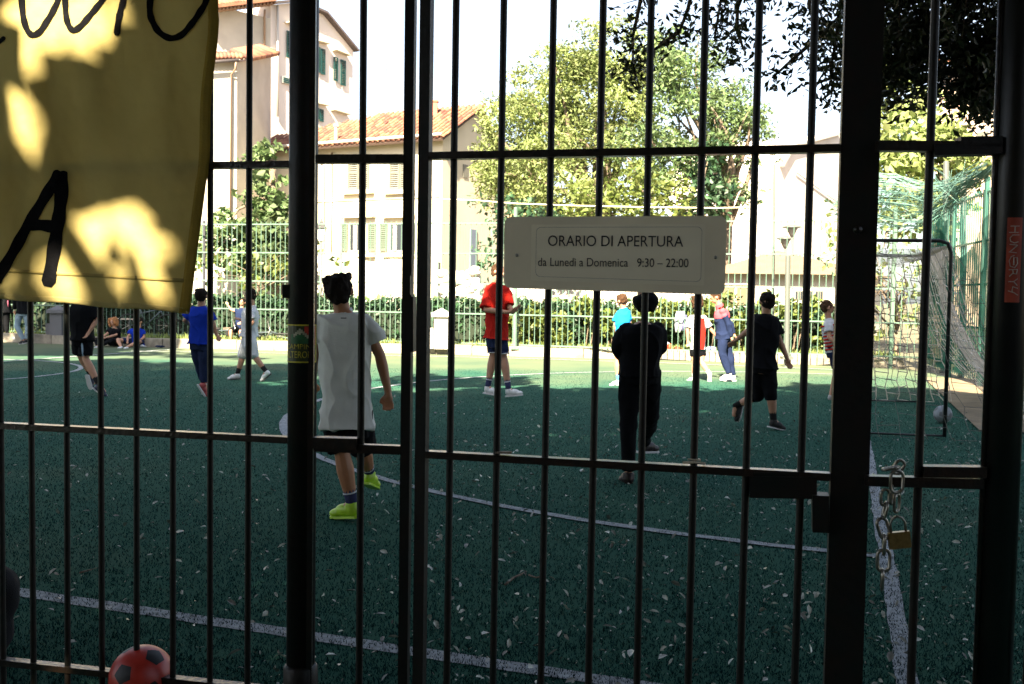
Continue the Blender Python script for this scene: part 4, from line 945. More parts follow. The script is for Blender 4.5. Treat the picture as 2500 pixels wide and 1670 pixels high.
# round post A with its sleeve
gp = thing('gate_post', 'round dark iron post left of the gate, carrying a mountain sticker', 'gate post', (cA.x, cA.y, 0), 'iron gate posts')
MB().tube([(cA.x, cA.y, 0), (cA.x, cA.y, 3.6)], .048, 24).obj('shaft', paint, gp, True)
MB().tube([(cA.x, cA.y, 0), (cA.x, cA.y, .225), (cA.x, cA.y, .235)], [.058, .058, .050], 24).obj('sleeve', paint, gp, True)
for (xu, yu) in ((663, 668), (700, 372)):
    p = PL.u(xu, yu); MB().box(p+Vector((0, -.01, 0)), .03, .06, .045).obj('lug', paint, gp)
MB().box(Vector((cA.x+.035, cA.y-.03, 1.8)), .02, .02, 3.5).obj('stop_strip', paint_rail, gp)
# narrow leaf
nl = thing('gate_leaf', 'narrow gate leaf with one bar between the round post and the double stile', 'gate', P1.P(P1.len/2, 0), 'iron gate leaves')
p = bar(P1, 828, .0115, nl, 1025)
for z in (ZM, ZT): weld(p, z, nl)
l1 = P1.L(P1.u(931, 1030)); sq = P1.P(l1, 0); sqpost(sq, .031, nl, 'stile', 3.3, .035, P1.t, P1.n)
rails(P1, P1.L(P1.u(722, 1024)), l1-.016, nl, wd=.03, h=.028)
a = P1.u(722, 1013); b_ = P1.u(822, 1016); MB().beam(a+P1.n*.004, b_+P1.n*.004, .045, .036).obj('bolt', paint_rail, nl)
for (y0, y1, x_) in ((632, 676, 936), (680, 806, 943)): a = P1.u(x_, y0, .012); b_ = P1.u(x_, y1, .012); MB().beam(a, b_, .022, .045, up=P1.n).obj('lock_case', paint, nl)
# wide leaf
wl = thing('gate_leaf', 'wide gate leaf with eight bars that carries the opening hours sign', 'gate', P2.P(P2.len/2, 0), 'iron gate leaves')
for xu in (1030, 1137, 1248, 1358, 1471, 1589, 1709, 1836):
    p = bar(P2, xu, .0108, wl, 1065)
    for z in (ZM, ZT): weld(p, z, wl)
l1 = P2.L(P2.u(967, 1040)); sq = P2.P(l1, 0); sqpost(sq, .034, wl, 'stile', 3.3, .036, P2.t, P2.n)
lE = P2.L(P2.u(1903, 1092)); rails(P2, l1+.017, lE, wl)
a = P2.u(1718, 1104, .0); b_ = P2.u(1872, 1106, .0); mb = MB(); mb.beam(a+Vector((0, 0, -.012)), b_+Vector((0, 0, -.012)), .05, .062); mb.beam(a+P2.t*.01+Vector((0, 0, .022)), b_-P2.t*.05+Vector((0, 0, .022)), .04, .014); mb.obj('slide_bolt', paint, wl)
a = P2.u(1880, 1132, .01); b_ = P2.u(1880, 1216, .01); MB().beam(a, b_, .045, .06, up=P2.n).obj('lock_case', paint, wl)
mb = MB(); p = P2.P(P2.L(P2.u(1589, 1065)), 0)
mb.tube([Vector((p.x-.03, p.y, 1.018)), Vector((p.x, p.y-.016, 1.022)), Vector((p.x+.035, p.y, 1.016))], .004, 5); mb.tube([Vector((p.x-.018, p.y-.01, 1.03)), Vector((p.x+.02, p.y-.012, 1.028))], .003, 4)
tag(mb.obj('string_knot', mat('pale_string', (.45, .38, .28), .9), at=p), 'pale string knotted round the sixth bar of the wide leaf at the middle rail', 'string')
p = P2.P(P2.L(P2.u(1150, 1050)), 0); tag(MB().beam((p.x-.02, p.y, 1.018), (p.x+.03, p.y-.005, 1.019), .02, .006).obj('dead_leaf', bark, at=p), 'dark curled leaf lying on the middle rail by the second bar', 'leaf')
# square post B
cB = P2.u(1947, 1060, -.02); gb = thing('gate_post', 'wide square dark iron post right of the wide gate leaf', 'gate post', (cB.x, cB.y, 0), 'iron gate posts')
sqpost(cB, .103, gb, 'shaft', 3.6, .06, P2.t, P2.n)
q = P2.u(1966, 527, .02); MB().tube([q, q+P2.n*.008], .012, 10).obj('bolt_head', paint_rail, gb, True)
# right hand fixed part
rg = thing('railing_panel', 'narrow railing panel right of the square post, where the chain hangs', 'railing', P3.P(P3.len/2, 0))
p = bar(P3, 2104, .0115, rg, 1100)
for z in (ZM, ZT): weld(p, z, rg)
rails(P3, P3.L(P3.u(1985, 1100)), P3.L(P3.u(2250, 1105)), rg, wd=.034, h=.028)
a = P3.u(2112, 1079); b_ = P3.u(2256, 1081); MB().beam(a, b_, .04, .03).obj('bolt', paint_rail, rg)
a = P3.u(2135, 346, .0); b_ = P3.u(2290, 342, .0); mb = MB(); mb.beam(a, b_, .05, .03); mb.beam(P3.u(2195, 328), P3.u(2290, 326), .05, .028); mb.obj('hinge_arm', paint, rg)
cC = P3.u(2293, 1080, -.02); gcp = thing('gate_post', 'round dark post at the right edge with a red sticker', 'gate post', (cC.x, cC.y, 0), 'iron gate posts')
MB().tube([(cC.x, cC.y, 0), (cC.x, cC.y, 3.6)], .051, 28).obj('shaft', mat('scuffed_post_paint', (.008, .008, .006), .36, .15, .6, 9, .05, 40), gcp, True)
MB().tube([(cC.x-.052, cC.y-.01, .02), (cC.x-.052, cC.y-.01, 3.4)], .008, 8).obj('stop_strip', paint_rail, gcp, True)
bar(P3, 2372, .0115, rg, 1110)

# ------------------------------------------------------------------ text helper
def text_mesh(s, fit_w, fit_h=None, res=6):
    cu = bpy.data.curves.new('txt', 'FONT'); cu.body = s; cu.size = 1; cu.resolution_u = res
    o = bpy.data.objects.new('txt', cu); TMP.collection.objects.link(o); vl = TMP.view_layers[0]; vl.update(); dg = vl.depsgraph
    me = bpy.data.meshes.new_from_object(o.evaluated_get(dg)); bpy.data.objects.remove(o)
    xs = [v.co.x for v in me.vertices]; ys = [v.co.y for v in me.vertices]; x0, x1 = min(xs), max(xs)
    sx = fit_w/(x1-x0); sy = fit_h/max(ys) if fit_h else sx
    for v in me.vertices: v.co.x = (v.co.x-x0)*sx; v.co.y *= sy; v.co.z = 0
    return me
def place_text(s, name, origin, ax, ay, w_, h, mt, parent):
    me = text_mesh(s, w_, h); nn = ax.cross(ay).normalized()
    for v in me.vertices: c = v.co; v.co = Vector(origin)+ax*c.x+ay*c.y
    me.materials.append(mt); return stuff(_lp(name, me, parent))

# ------------------------------------------------------------------ opening hours sign
OFF = .022
def sp(x, y, o=0.0): return P2.u(x, y, OFF+o)
sc0 = sp(1410, 585); sg = thing('opening_hours_sign', 'beige rounded metal plate with opening hours, fixed on the gate bars', 'sign', sc0)
def rrect(c4, rad, o0, o1, name, mt, parent, seg=7):
    """rounded rectangle plate between offsets; c4 = pixel corners tl,tr,br,bl"""
    C = [sp(*c) for c in c4]; pts = []
    for i in range(4):
        p = C[i]; a = (C[i-1]-p).normalized(); b_ = (C[(i+1) % 4]-p).normalized()
        for k in range(seg+1):
            t_ = k/seg*math.pi/2; pts.append(p+a*rad*(1-math.sin(t_))+b_*rad*(1-math.cos(t_)))
    n_ = len(pts); mb = MB(); mb.add([p+P2.n*o1 for p in pts]+[p+P2.n*o0 for p in pts], [tuple(range(n_)), tuple(reversed(range(n_, 2*n_)))]+[(i, n_+i, n_+(i+1) % n_, (i+1) % n_) for i in range(n_)])
    return mb.obj(name, mt, parent)
plate_m = mat('beige_sign_plate', (.80, .71, .51), .4, .0, .12, 5, .04, 200)
rrect([(1157, 497), (1667, 495), (1661, 676), (1155, 660)], .022, 0, .003, 'plate', plate_m, sg)
rrect([(1219, 515), (1617, 514), (1614, 655), (1217, 643)], .002, .003, .0036, 'paper_label', mat('label_paper', (.84, .76, .56), .45, 0, .08, 6), sg)
def frame_line(c4, rad, wd, name, mt):
    C = [sp(*c) for c in c4]; pts = []
    for i in range(4):
        p = C[i]; a = (C[i-1]-p).normalized(); b_ = (C[(i+1) % 4]-p).normalized()
        for k in range(6): t_ = k/5*math.pi/2; pts.append((p+a*rad*(1-math.sin(t_))+b_*rad*(1-math.cos(t_)), (a+b_).normalized()))
    n_ = len(pts); mb = MB(); mb.add([p+P2.n*.0042 for p, _ in pts]+[p+d*wd+P2.n*.0042 for p, d in pts], [(i, (i+1) % n_, n_+(i+1) % n_, n_+i) for i in range(n_)]); mb.obj(name, mt, sg)
frame_line([(1230, 521), (1610, 520), (1607, 646), (1228, 634)], .014, .0012, 'border_line', mat('grey_print', (.20, .18, .14), .6))
for c_ in ((1185, 585), (1640, 590)):
    q = sp(*c_, .003); MB().tube([q, q+P2.n*.003], .005, 8).obj('screw', steel, sg, True)
ink = mat('black_print', (.012, .012, .012), .5)
def sign_text(s, x0, x1, yb0, yb1, cap):
    a = sp(x0, yb0, .0046); b_ = sp(x1, yb1, .0046); ax = (b_-a).normalized(); ay = Vector((0, 0, 1)); h = (sp(x0, yb0-cap)-sp(x0, yb0)).length
    me = text_mesh(s, (b_-a).length); ymax = max(v.co.y for v in me.vertices)
    me2 = text_mesh('H', 1); hcap = 1
    place_text(s, 'lettering', a, ax, ay, (b_-a).length, h, ink, sg)
sign_text('ORARIO DI APERTURA', 1256, 1566, 563.5, 565.5, 24)
sign_text('da Lunedì a Domenica   9:30 – 22:00', 1233, 1578, 609.5, 612.5, 19)

# ------------------------------------------------------------------ yellow banner
LB = Plane(gu(0, 975, 1.0)+Vector((0, -.075, 0)), gu(660, 1008, 1.0)+Vector((0, -.06, 0)))
def bs(px, py, o=0.0):
    rip = .010*math.sin(px*.016+py*.004)+.006*math.sin(px*.041-py*.01+1)+.012*math.sin(py*.008+px*.003)*(1-abs(px-250)/700)+.011*noise.noise(Vector((px*.012, py*.004, 0)))+.003*noise.noise(Vector((px*.05, py*.05, 3)))
    return LB.at(px, py, rip+o)
def bedge(py):     # right edge of the cloth at photo row
    if py < 40: return 531
    if py < 440: return 531-(py-40)*.072+3*math.sin(py*.02)
    return 502-(py-440)*.128
def bbot(px): return 728+(px/460)*36+2.0*math.sin(px*.03)
yel = bpy.data.materials.new('yellow_cloth'); yel.use_nodes = True; t = yel.node_tree; n = t.nodes; l = t.links; b = n['Principled BSDF']
g = n.new('ShaderNodeNewGeometry'); wv = n.new('ShaderNodeTexNoise'); wv.inputs['Scale'].default_value = 5; wv.inputs['Detail'].default_value = 6; l.new(g.outputs['Position'], wv.inputs[0])
mx = n.new('ShaderNodeMix'); mx.data_type = 'RGBA'; mx.inputs[6].default_value = (.54, .44, .15, 1); mx.inputs[7].default_value = (.62, .52, .21, 1); l.new(wv.outputs[0], mx.inputs[0]); l.new(mx.outputs[2], b.inputs['Base Color'])
b.inputs['Roughness'].default_value = .85; tr = n.new('ShaderNodeBsdfTranslucent'); l.new(mx.outputs[2], tr.inputs[0]); ms = n.new('ShaderNodeMixShader'); ms.inputs[0].default_value = .40
fn = n.new('ShaderNodeTexNoise'); fn.inputs['Scale'].default_value = 260; l.new(g.outputs['Position'], fn.inputs[0]); wr = n.new('ShaderNodeTexNoise'); wr.inputs['Scale'].default_value = 14; l.new(g.outputs['Position'], wr.inputs[0])
ad = n.new('ShaderNodeMath'); ad.operation = 'MULTIPLY_ADD'; ad.inputs[1].default_value = .12; l.new(fn.outputs[0], ad.inputs[0]); l.new(wr.outputs[0], ad.inputs[2])
bp = n.new('ShaderNodeBump'); bp.inputs['Strength'].default_value = .6; bp.inputs['Distance'].default_value = .012; l.new(ad.outputs[0], bp.inputs['Height']); l.new(bp.outputs[0], b.inputs['Normal'])
l.new(b.outputs[0], ms.inputs[1]); l.new(tr.outputs[0], ms.inputs[2]); l.new(ms.outputs[0], n['Material Output'].inputs[0])
ban = thing('yellow_banner', 'large yellow cloth banner with black hand painted letters tied to the railing', 'banner', bs(200, 300))
def sheet(nu_, nv_, f, mt, name, parent, th=.0012):
    vs = [f(i/nu_, j/nv_) for j in range(nv_+1) for i in range(nu_+1)]; k = nu_+1
    mb = MB(); mb.add(vs, [(j*k+i, j*k+i+1, (j+1)*k+i+1, (j+1)*k+i) for j in range(nv_) for i in range(nu_)])
    o = mb.obj(name, mt, parent, True); md = o.modifiers.new('t', 'SOLIDIFY'); md.thickness = th; md.offset = 0; return o
def clothf(s, q, x0f=None, o=0.0):
    py0 = -190; 
    xr = 0
    py = py0; 
    for _ in range(3):
        yb = bbot(max(-150, min(465, -170+s*(bedge(py)+170)))); py = py0+q*(yb-py0); 
    px = -170+s*(bedge(py)+170); return bs(px, py, o)
sheet(90, 80, clothf, yel, 'cloth', ban)
hem_m = mat('yellow_hem', (.40, .27, .03), .85, 0, .15, 20, .3, 200, trans=.35)
def hemr(s, q): py = -190+q*(bbot(460)-2+190); return bs(bedge(py)-24+26*s, py, .0018)
sheet(3, 60, hemr, hem_m, 'side_hem', ban)
def hemb(s, q): px = -170+s*(170+461); return bs(px, bbot(px)-13+14*q, .0016+.0008*math.sin(px*.21)*math.sin(q*3.14))
sheet(160, 3, hemb, yel, 'bottom_hem', ban)
for yy, tone in ((655, 0),):
    def seam(s, q, yy=yy): px = -170+s*(170+bedge(yy)-26); return bs(px, yy+(px/460)*26*(1 if yy > 600 else .3)+q*(9 if yy > 600 else 7), .0022)
    sheet(60, 1, seam, mat('yellow_seam', (.36, .28, .08), .9, 0, .3, 8), 'seam', ban, .0006)
bk_p = mat('black_banner_paint', (.005, .005, .006), .95, 0, .3, 40, .2, 150, spec=.05)
def stroke(pts, wd, name='painted_letter', wob=1.0):
    # smooth the polyline, then a ribbon lying on the cloth
    P = [Vector((p[0], p[1], 0)) for p in pts]; Q = []
    for i in range(len(P)-1):
        p0 = P[max(i-1, 0)]; p1 = P[i]; p2 = P[i+1]; p3 = P[min(i+2, len(P)-1)]
        for k in range(8):
            t_ = k/8; Q.append(.5*((2*p1)+(p2-p0)*t_+(2*p0-5*p1+4*p2-p3)*t_*t_+(3*p1-p0-3*p2+p3)*t_**3))
    Q.append(P[-1]); L_ = []; Rr = []
    for i, q_ in enumerate(Q):
        t_ = (Q[min(i+1, len(Q)-1)]-Q[max(i-1, 0)]).normalized(); s_ = Vector((-t_.y, t_.x, 0)); f = min(1, .55+min(i, len(Q)-1-i)*.22); w2 = wd/2*f*(1+.08*math.sin(i*.7))
        L_.append(q_+s_*w2); Rr.append(q_-s_*w2)
    vs = [bs(p.x, p.y, .0032) for p in L_]+[bs(p.x, p.y, .0038) for p in Q]+[bs(p.x, p.y, .0032) for p in Rr]; n_ = len(Q)
    return vs, [(r*n_+i, r*n_+i+1, (r+1)*n_+i+1, (r+1)*n_+i) for r in range(2) for i in range(n_-1)]
c1 = lambda P: [(x/2.529, y/2.529) for x, y in P]
for strokes in ([([(150, -260), (132, -60), (140, 90), (165, 180), (200, 215), (243, 195), (285, 135), (330, 60), (365, -30), (390, -200)], 31)],
                [([(425, -260), (402, -60), (405, 80), (420, 150), (450, 185), (490, 165), (540, 110), (590, 50), (645, -30), (690, -200)], 30)],
                [([(800, -260), (765, -20), (745, 60), (730, 130), (720, 220)], 32)],
                [([(990, -300), (935, -60), (925, 70), (945, 140), (985, 200), (1050, 235), (1120, 215), (1180, 150), (1230, 80), (1275, -10), (1290, -200), (1180, -330), (990, -300)], 33)],
                [([(-40, 290), (0, 255), (30, 228)], 22)]):
    mb = MB()
    for pts, wd in strokes: vs_, fs_ = stroke(c1(pts), wd/2.529*1.22); mb.add(vs_, fs_)
    mb.obj('painted_letter', bk_p, ban)
mb = MB()
for pts, wd in (([(147, 418), (128, 450), (98, 500), (65, 555), (35, 610), (4, 662), (-12, 690)], 21), ([(146, 418), (151, 450), (146, 510), (139, 560), (128, 630), (116, 700)], 25), ([(70, 548), (105, 550), (140, 556)], 22)):
    vs_, fs_ = stroke(pts, wd*1.3); mb.add([v+LB.n*.0003*random.random() for v in vs_], fs_)
mb.obj('painted_letter', bk_p, ban)

# ------------------------------------------------------------------ stickers
def polar(c, rad, ang, z): return Vector((c.x+rad*math.cos(ang), c.y+rad*math.sin(ang), z))
zt_, zb_ = cA_z = (PL.u(692, 744, .048).z, PL.u(692, 832, .048).z)
a0_, a1_ = math.radians(-168), math.radians(-12)
st = thing('mountain_sticker', 'worn green sticker with a snowy mountain and yellow letters on the round post', 'sticker', (cA.x, cA.y-.05, (zt_+zb_)/2))
def curved(name, mt, s0, s1, q0, q1, off, n_=12, shape=None):
    mb = MB()
    if shape is None:
        vs = []
        for i in range(n_+1):
            s_ = s0+(s1-s0)*i/n_; a = a0_+(a1_-a0_)*s_
            for q_ in (q0, q1): vs.append(polar(cA, .0482+off, a, zt_+(zb_-zt_)*q_))
        mb.add(vs, [(2*i, 2*i+1, 2*i+3, 2*i+2) for i in range(n_)])
    else:
        vs = [polar(cA, .0482+off, a0_+(a1_-a0_)*s_, zt_+(zb_-zt_)*q_) for s_, q_ in shape]; mb.add(vs, [tuple(range(len(vs)))])
    return mb.obj(name, mt, st)
curved('sheet', mat('sticker_dark', (.03, .045, .012), .4), 0, 1, 0, 1, .0006)
stm = lambda nme, c: mat(nme, c, .5, 0, .35, 60)
for q_ in (.0, .965): curved('border', stm('sticker_yellow', (.60, .52, .03)), 0, 1, q_, q_+.035, .0012)
curved('border', stm('sticker_yellow', (.60, .52, .03)), .965, 1, .035, .965, .0012, 2)
for i in range(6): curved('red_field', stm('sticker_red', (.55, .04, .015)), .62+i*.055, .62+(i+1)*.055, .05, .22+i*.065, .0010, 2)
curved('green_field', stm('sticker_green', (.02, .13, .04)), .26, .72, .26, .5, .0010)
for i in range(8): s_ = .34+i*.048; h = .10+abs(i-3.2)*.045; curved('snow_peak', stm('sticker_white', (.42, .42, .28)), s_, s_+.048, h, h+.09+(.07 if i in (3,) else 0), .0014, 1)
def curved_text(s, s0, s1, qb, h, name):
    me = text_mesh(s, 1.0, 1.0)
    for v in me.vertices: a = a0_+(a1_-a0_)*(s0+(s1-s0)*v.co.x); v.co = polar(cA, .0482+.0016, a, zt_+(zb_-zt_)*(qb-h*v.co.y))
    me.materials.append(mat('sticker_letters', (.50, .45, .03), .5, 0, .6, 90)); stuff(_lp(name, me, st))
curved_text('CAMPING', .10, .92, .64, .13, 'lettering'); curved_text('ALTERONA', .06, .95, .87, .17, 'lettering')
# red sticker on the right post, word running downwards
r3 = .0515; zr1, zr0 = P3.at(2465, 531, .03).z, P3.at(2465, 738, .03).z
hs_ = thing('red_sticker', 'red strip sticker with handwritten pale capitals on the right post', 'sticker', (cC.x, cC.y-.052, (zr0+zr1)/2))
def pc(a, z, o): return Vector((cC.x+(r3+o)*math.sin(a), cC.y-(r3+o)*math.cos(a), z))
# angle where it faces the camera
af = math.atan2(cC.x, cC.y)*-1
aL, aR = af-.12, af+.62
mb = MB(); vs = []
for i in range(9):
    a = aL+(aR-aL)*i/8; vs += [pc(a, zr1, .0006), pc(a, zr0, .0006)]
mb.add(vs, [(2*i, 2*i+1, 2*i+3, 2*i+2) for i in range(8)]); mb.obj('sheet', mat('red_sticker_ink', (.36, .055, .025), .5, 0, .35, 25), hs_)
segs = [((.15, .10), (.85, .10)), ((.05, .175), (.8, .175)), ((.5, .10), (.5, .175)), ((.85, .205), (.35, .205), (.15, .24), (.2, .28), (.5, .30), (.8, .285)), ((.15, .315), (.75, .325)), ((.75, .325), (.2, .40)), ((.1, .405), (.7, .415)),
        ((.55, .445), (.3, .46), (.15, .51), (.25, .575), (.6, .59), (.8, .54), (.75, .47), (.5, .47), (.5, .56)), ((.15, .615), (.8, .61)), ((.8, .61), (.75, .665), (.5, .66), (.45, .62)), ((.5, .65), (.2, .695)),
        ((.15, .755), (.55, .755), (.85, .72)), ((.55, .755), (.85, .80)), ((.9, .835), (.5, .815), (.45, .86), (.5, .885)), ((.15, .865), (.6, .885), (.92, .915))]
mb = MB()
for sg_ in segs: mb.tube([pc(aL+(aR-aL)*(.08+.84*x_), zr1+(zr0-zr1)*y_, .0012) for x_, y_ in sg_], .0014, 4)
mb.obj('handwriting', mat('chalky_ink', (.42, .38, .32), .7), hs_)

# ------------------------------------------------------------------ chain and padlock
ch = thing('chain', 'short steel chain looped over the middle rail at the right', 'chain', P3.u(2060, 1100))
def clink(name, c, axis, face, L_=.034, W_=.021, r_=.0034):
    axis = axis.normalized(); side = axis.cross(face).normalized(); pts = []
    hl = (L_-W_)/2; rr = W_/2
    for k in range(20):
        a = math.tau*k/20; x_ = rr*math.cos(a); y_ = rr*math.sin(a)+(hl if math.sin(a) >= 0 else -hl); pts.append(c+side*x_+axis*y_)
    pts += [pts[0], ]; return MB().tube(pts, r_, 8, cap=False).obj('link', steel, ch, True)
zax = Vector((0, 0, 1)); cs3 = K
def c3(cx_, cy_, off=.03):   # from the zoomed crop (2140,1100, 4.356)
    return P3.at(2140+cx_/4.356, 1100+cy_/4.356, off)
clink('link', c3(235, 175, .012), (P3.t*.55+zax*1), P3.n, .040, .024, .0042)
clink('link', c3(150, 190, .03), (P3.t*1+zax*.25+P3.n*.3), zax, .042, .024, .0045)
clink('link', c3(215, 330, .032), (zax), (P3.n+P3.t*.15), .062, .036, .0046)
clink('link', c3(90, 500, .025), zax, P3.n+P3.t*.3, .045, .026, .0042)
clink('link', c3(160, 470, .02), zax, P3.t+P3.n*.5, .05, .026, .0042)
clink('link', c3(215, 560, .015), zax, P3.t*.7+P3.n*.7, .05, .028, .0042)
clink('link', c3(90, 640, .028), zax+P3.t*.2, P3.t, .045, .026, .0042)
clink('link', c3(75, 830, .026), zax-P3.t*.35, P3.n+P3.t*.2, .058, .030, .0048)
clink('link', c3(80, 1000, .026), zax, P3.t+P3.n*.2, .055, .028, .0046)
clink('link', c3(75, 1170, .026), zax, P3.n, .062, .034, .0048)
clink('link', c3(62, 1370, .026), zax, P3.t+P3.n*.25, .055, .030, .0048)
pdl = thing('padlock', 'brass padlock hanging tilted from the steel chain', 'padlock', c3(240, 950, .03))
ax_ = (P3.t*.98+zax*.13).normalized(); ay_ = P3.n.cross(ax_).normalized(); 
if ay_.z < 0: ay_ = -ay_
q = MB(); q.box(c3(243, 950, .034), .058, .015, .046, ax_, P3.n, ay_); o = q.obj('body', brass, pdl)
bv = bmesh.new(); bv.from_mesh(o.data); bmesh.ops.bevel(bv, geom=bv.edges[:], offset=.003, segments=3); bv.to_mesh(o.data); bv.free()
c_ = c3(243, 950, .034); MB().tube([c_-ax_*.02+ay_*.02, c_-ax_*.02+ay_*.048, c_-ax_*.013+ay_*.06, c_+ay_*.066, c_+ax_*.013+ay_*.06, c_+ax_*.02+ay_*.048, c_+ax_*.02+ay_*.02], .0034, 8).obj('shackle', steel, pdl, True)

# ------------------------------------------------------------------ dark sack at the lower left
c = gu(-60, 1500); sk = MB()
for (dx, dy, z, r_) in ((0, 0, .12, .17), (.05, .02, .24, .14), (-.05, .05, .34, .12), (-.14, 0, .2, .2)): sk.ell((c.x+dx, c.y+dy, z), r_, r_*.8, r_*1.05)
bagc = MB(); b0 = PL.u(-60, 1600); 
o = remesh(sk, 'dark_bag', fabric('black_bag', (.02, .02, .022)), .018, None, 4, .02, 9); tag(o, 'slumped dark bag on the turf at the bottom left corner', 'bag')

# ================================================================== BALLS
def ball(px, py_bottom, rad, base_m, patch_m, label, D=None, rot=(0.3, .2, .5), seams=True):
    g_ = gnd(px, py_bottom) if D is None else pix(px, py_bottom, D); c = Vector((g_.x, g_.y+rad*.2, rad+.003))
    t_ = thing('football', label, 'ball', (c.x, c.y, 0)); RM = Matrix.Rotation(rot[0], 3, 'X') @ Matrix.Rotation(rot[1], 3, 'Y') @ Matrix.Rotation(rot[2], 3, 'Z')
    bm = bmesh.new(); bmesh.ops.create_icosphere(bm, subdivisions=5, radius=rad)
    # icosahedron vertices give the twelve pentagon centres
    b2 = bmesh.new(); bmesh.ops.create_icosphere(b2, subdivisions=1, radius=1); pc_ = [v.co.normalized() for v in b2.verts]; b2.free()
    ang = [min(p.angle(v.co.normalized()) for p in pc_) for v in bm.verts]
    for v in bm.verts: v.co = RM@v.co+c
    me = bpy.data.meshes.new('cover'); bm.to_mesh(me); bm.free(); me.materials.append(base_m)
    for p in me.polygons: p.use_smooth = True
    _lp('cover', me, t_)
    for p in pc_:
        t1 = p.orthogonal().normalized()
        # align pentagon towards a neighbour
        nb = min((q_ for q_ in pc_ if q_ is not p), key=lambda q_: q_.angle(p)); t1 = (nb-p*nb.dot(p)).normalized(); t2 = p.cross(t1)
        mb = MB(); vs = [p*1.0]; rr_ = .335
        ring = []
        for lev in (.5, 1.0):
            for i in range(15):
                k = i/15*5; i0 = int(k); f = k-i0; a, b_ = [(math.cos(math.tau*(j)/5), math.sin(math.tau*(j)/5)) for j in (i0, i0+1)]
                x_ = (a[0]*(1-f)+b_[0]*f)*rr_*lev; y_ = (a[1]*(1-f)+b_[1]*f)*rr_*lev; ring.append((p+t1*x_+t2*y_).normalized())
        allv = [p]+ring; mb.add([RM@(q_*rad*1.006)+c for q_ in allv], [(0, 1+i, 1+(i+1) % 15) for i in range(15)]+[(1+i, 16+i, 16+(i+1) % 15, 1+(i+1) % 15) for i in range(15)])
        mb.obj('pentagon', patch_m, t_, True)
    return t_
ball(341, 1738, .113, mat('red_ball_vinyl', (.40, .025, .012), .4, 0, .15, 30), mat('black_vinyl', (.006, .006, .007), .5, spec=.3), 'glossy red football with black pentagons at the foot of the railing', rot=(.35, .55, .2))
ball(40, 836, .11, mat('white_ball', (.62, .62, .60), .5), mat('pale_grey_patch', (.35, .36, .36), .5), 'scuffed white football at the feet of the person in jeans', rot=(.1, .3, 0))
ball(2303, 1034, .11, mat('dusty_ball', (.26, .29, .31), .7, 0, .4, 12), mat('dusty_patch', (.12, .13, .14), .7), 'pale football lying inside the goal net', rot=(.5, .1, .3))

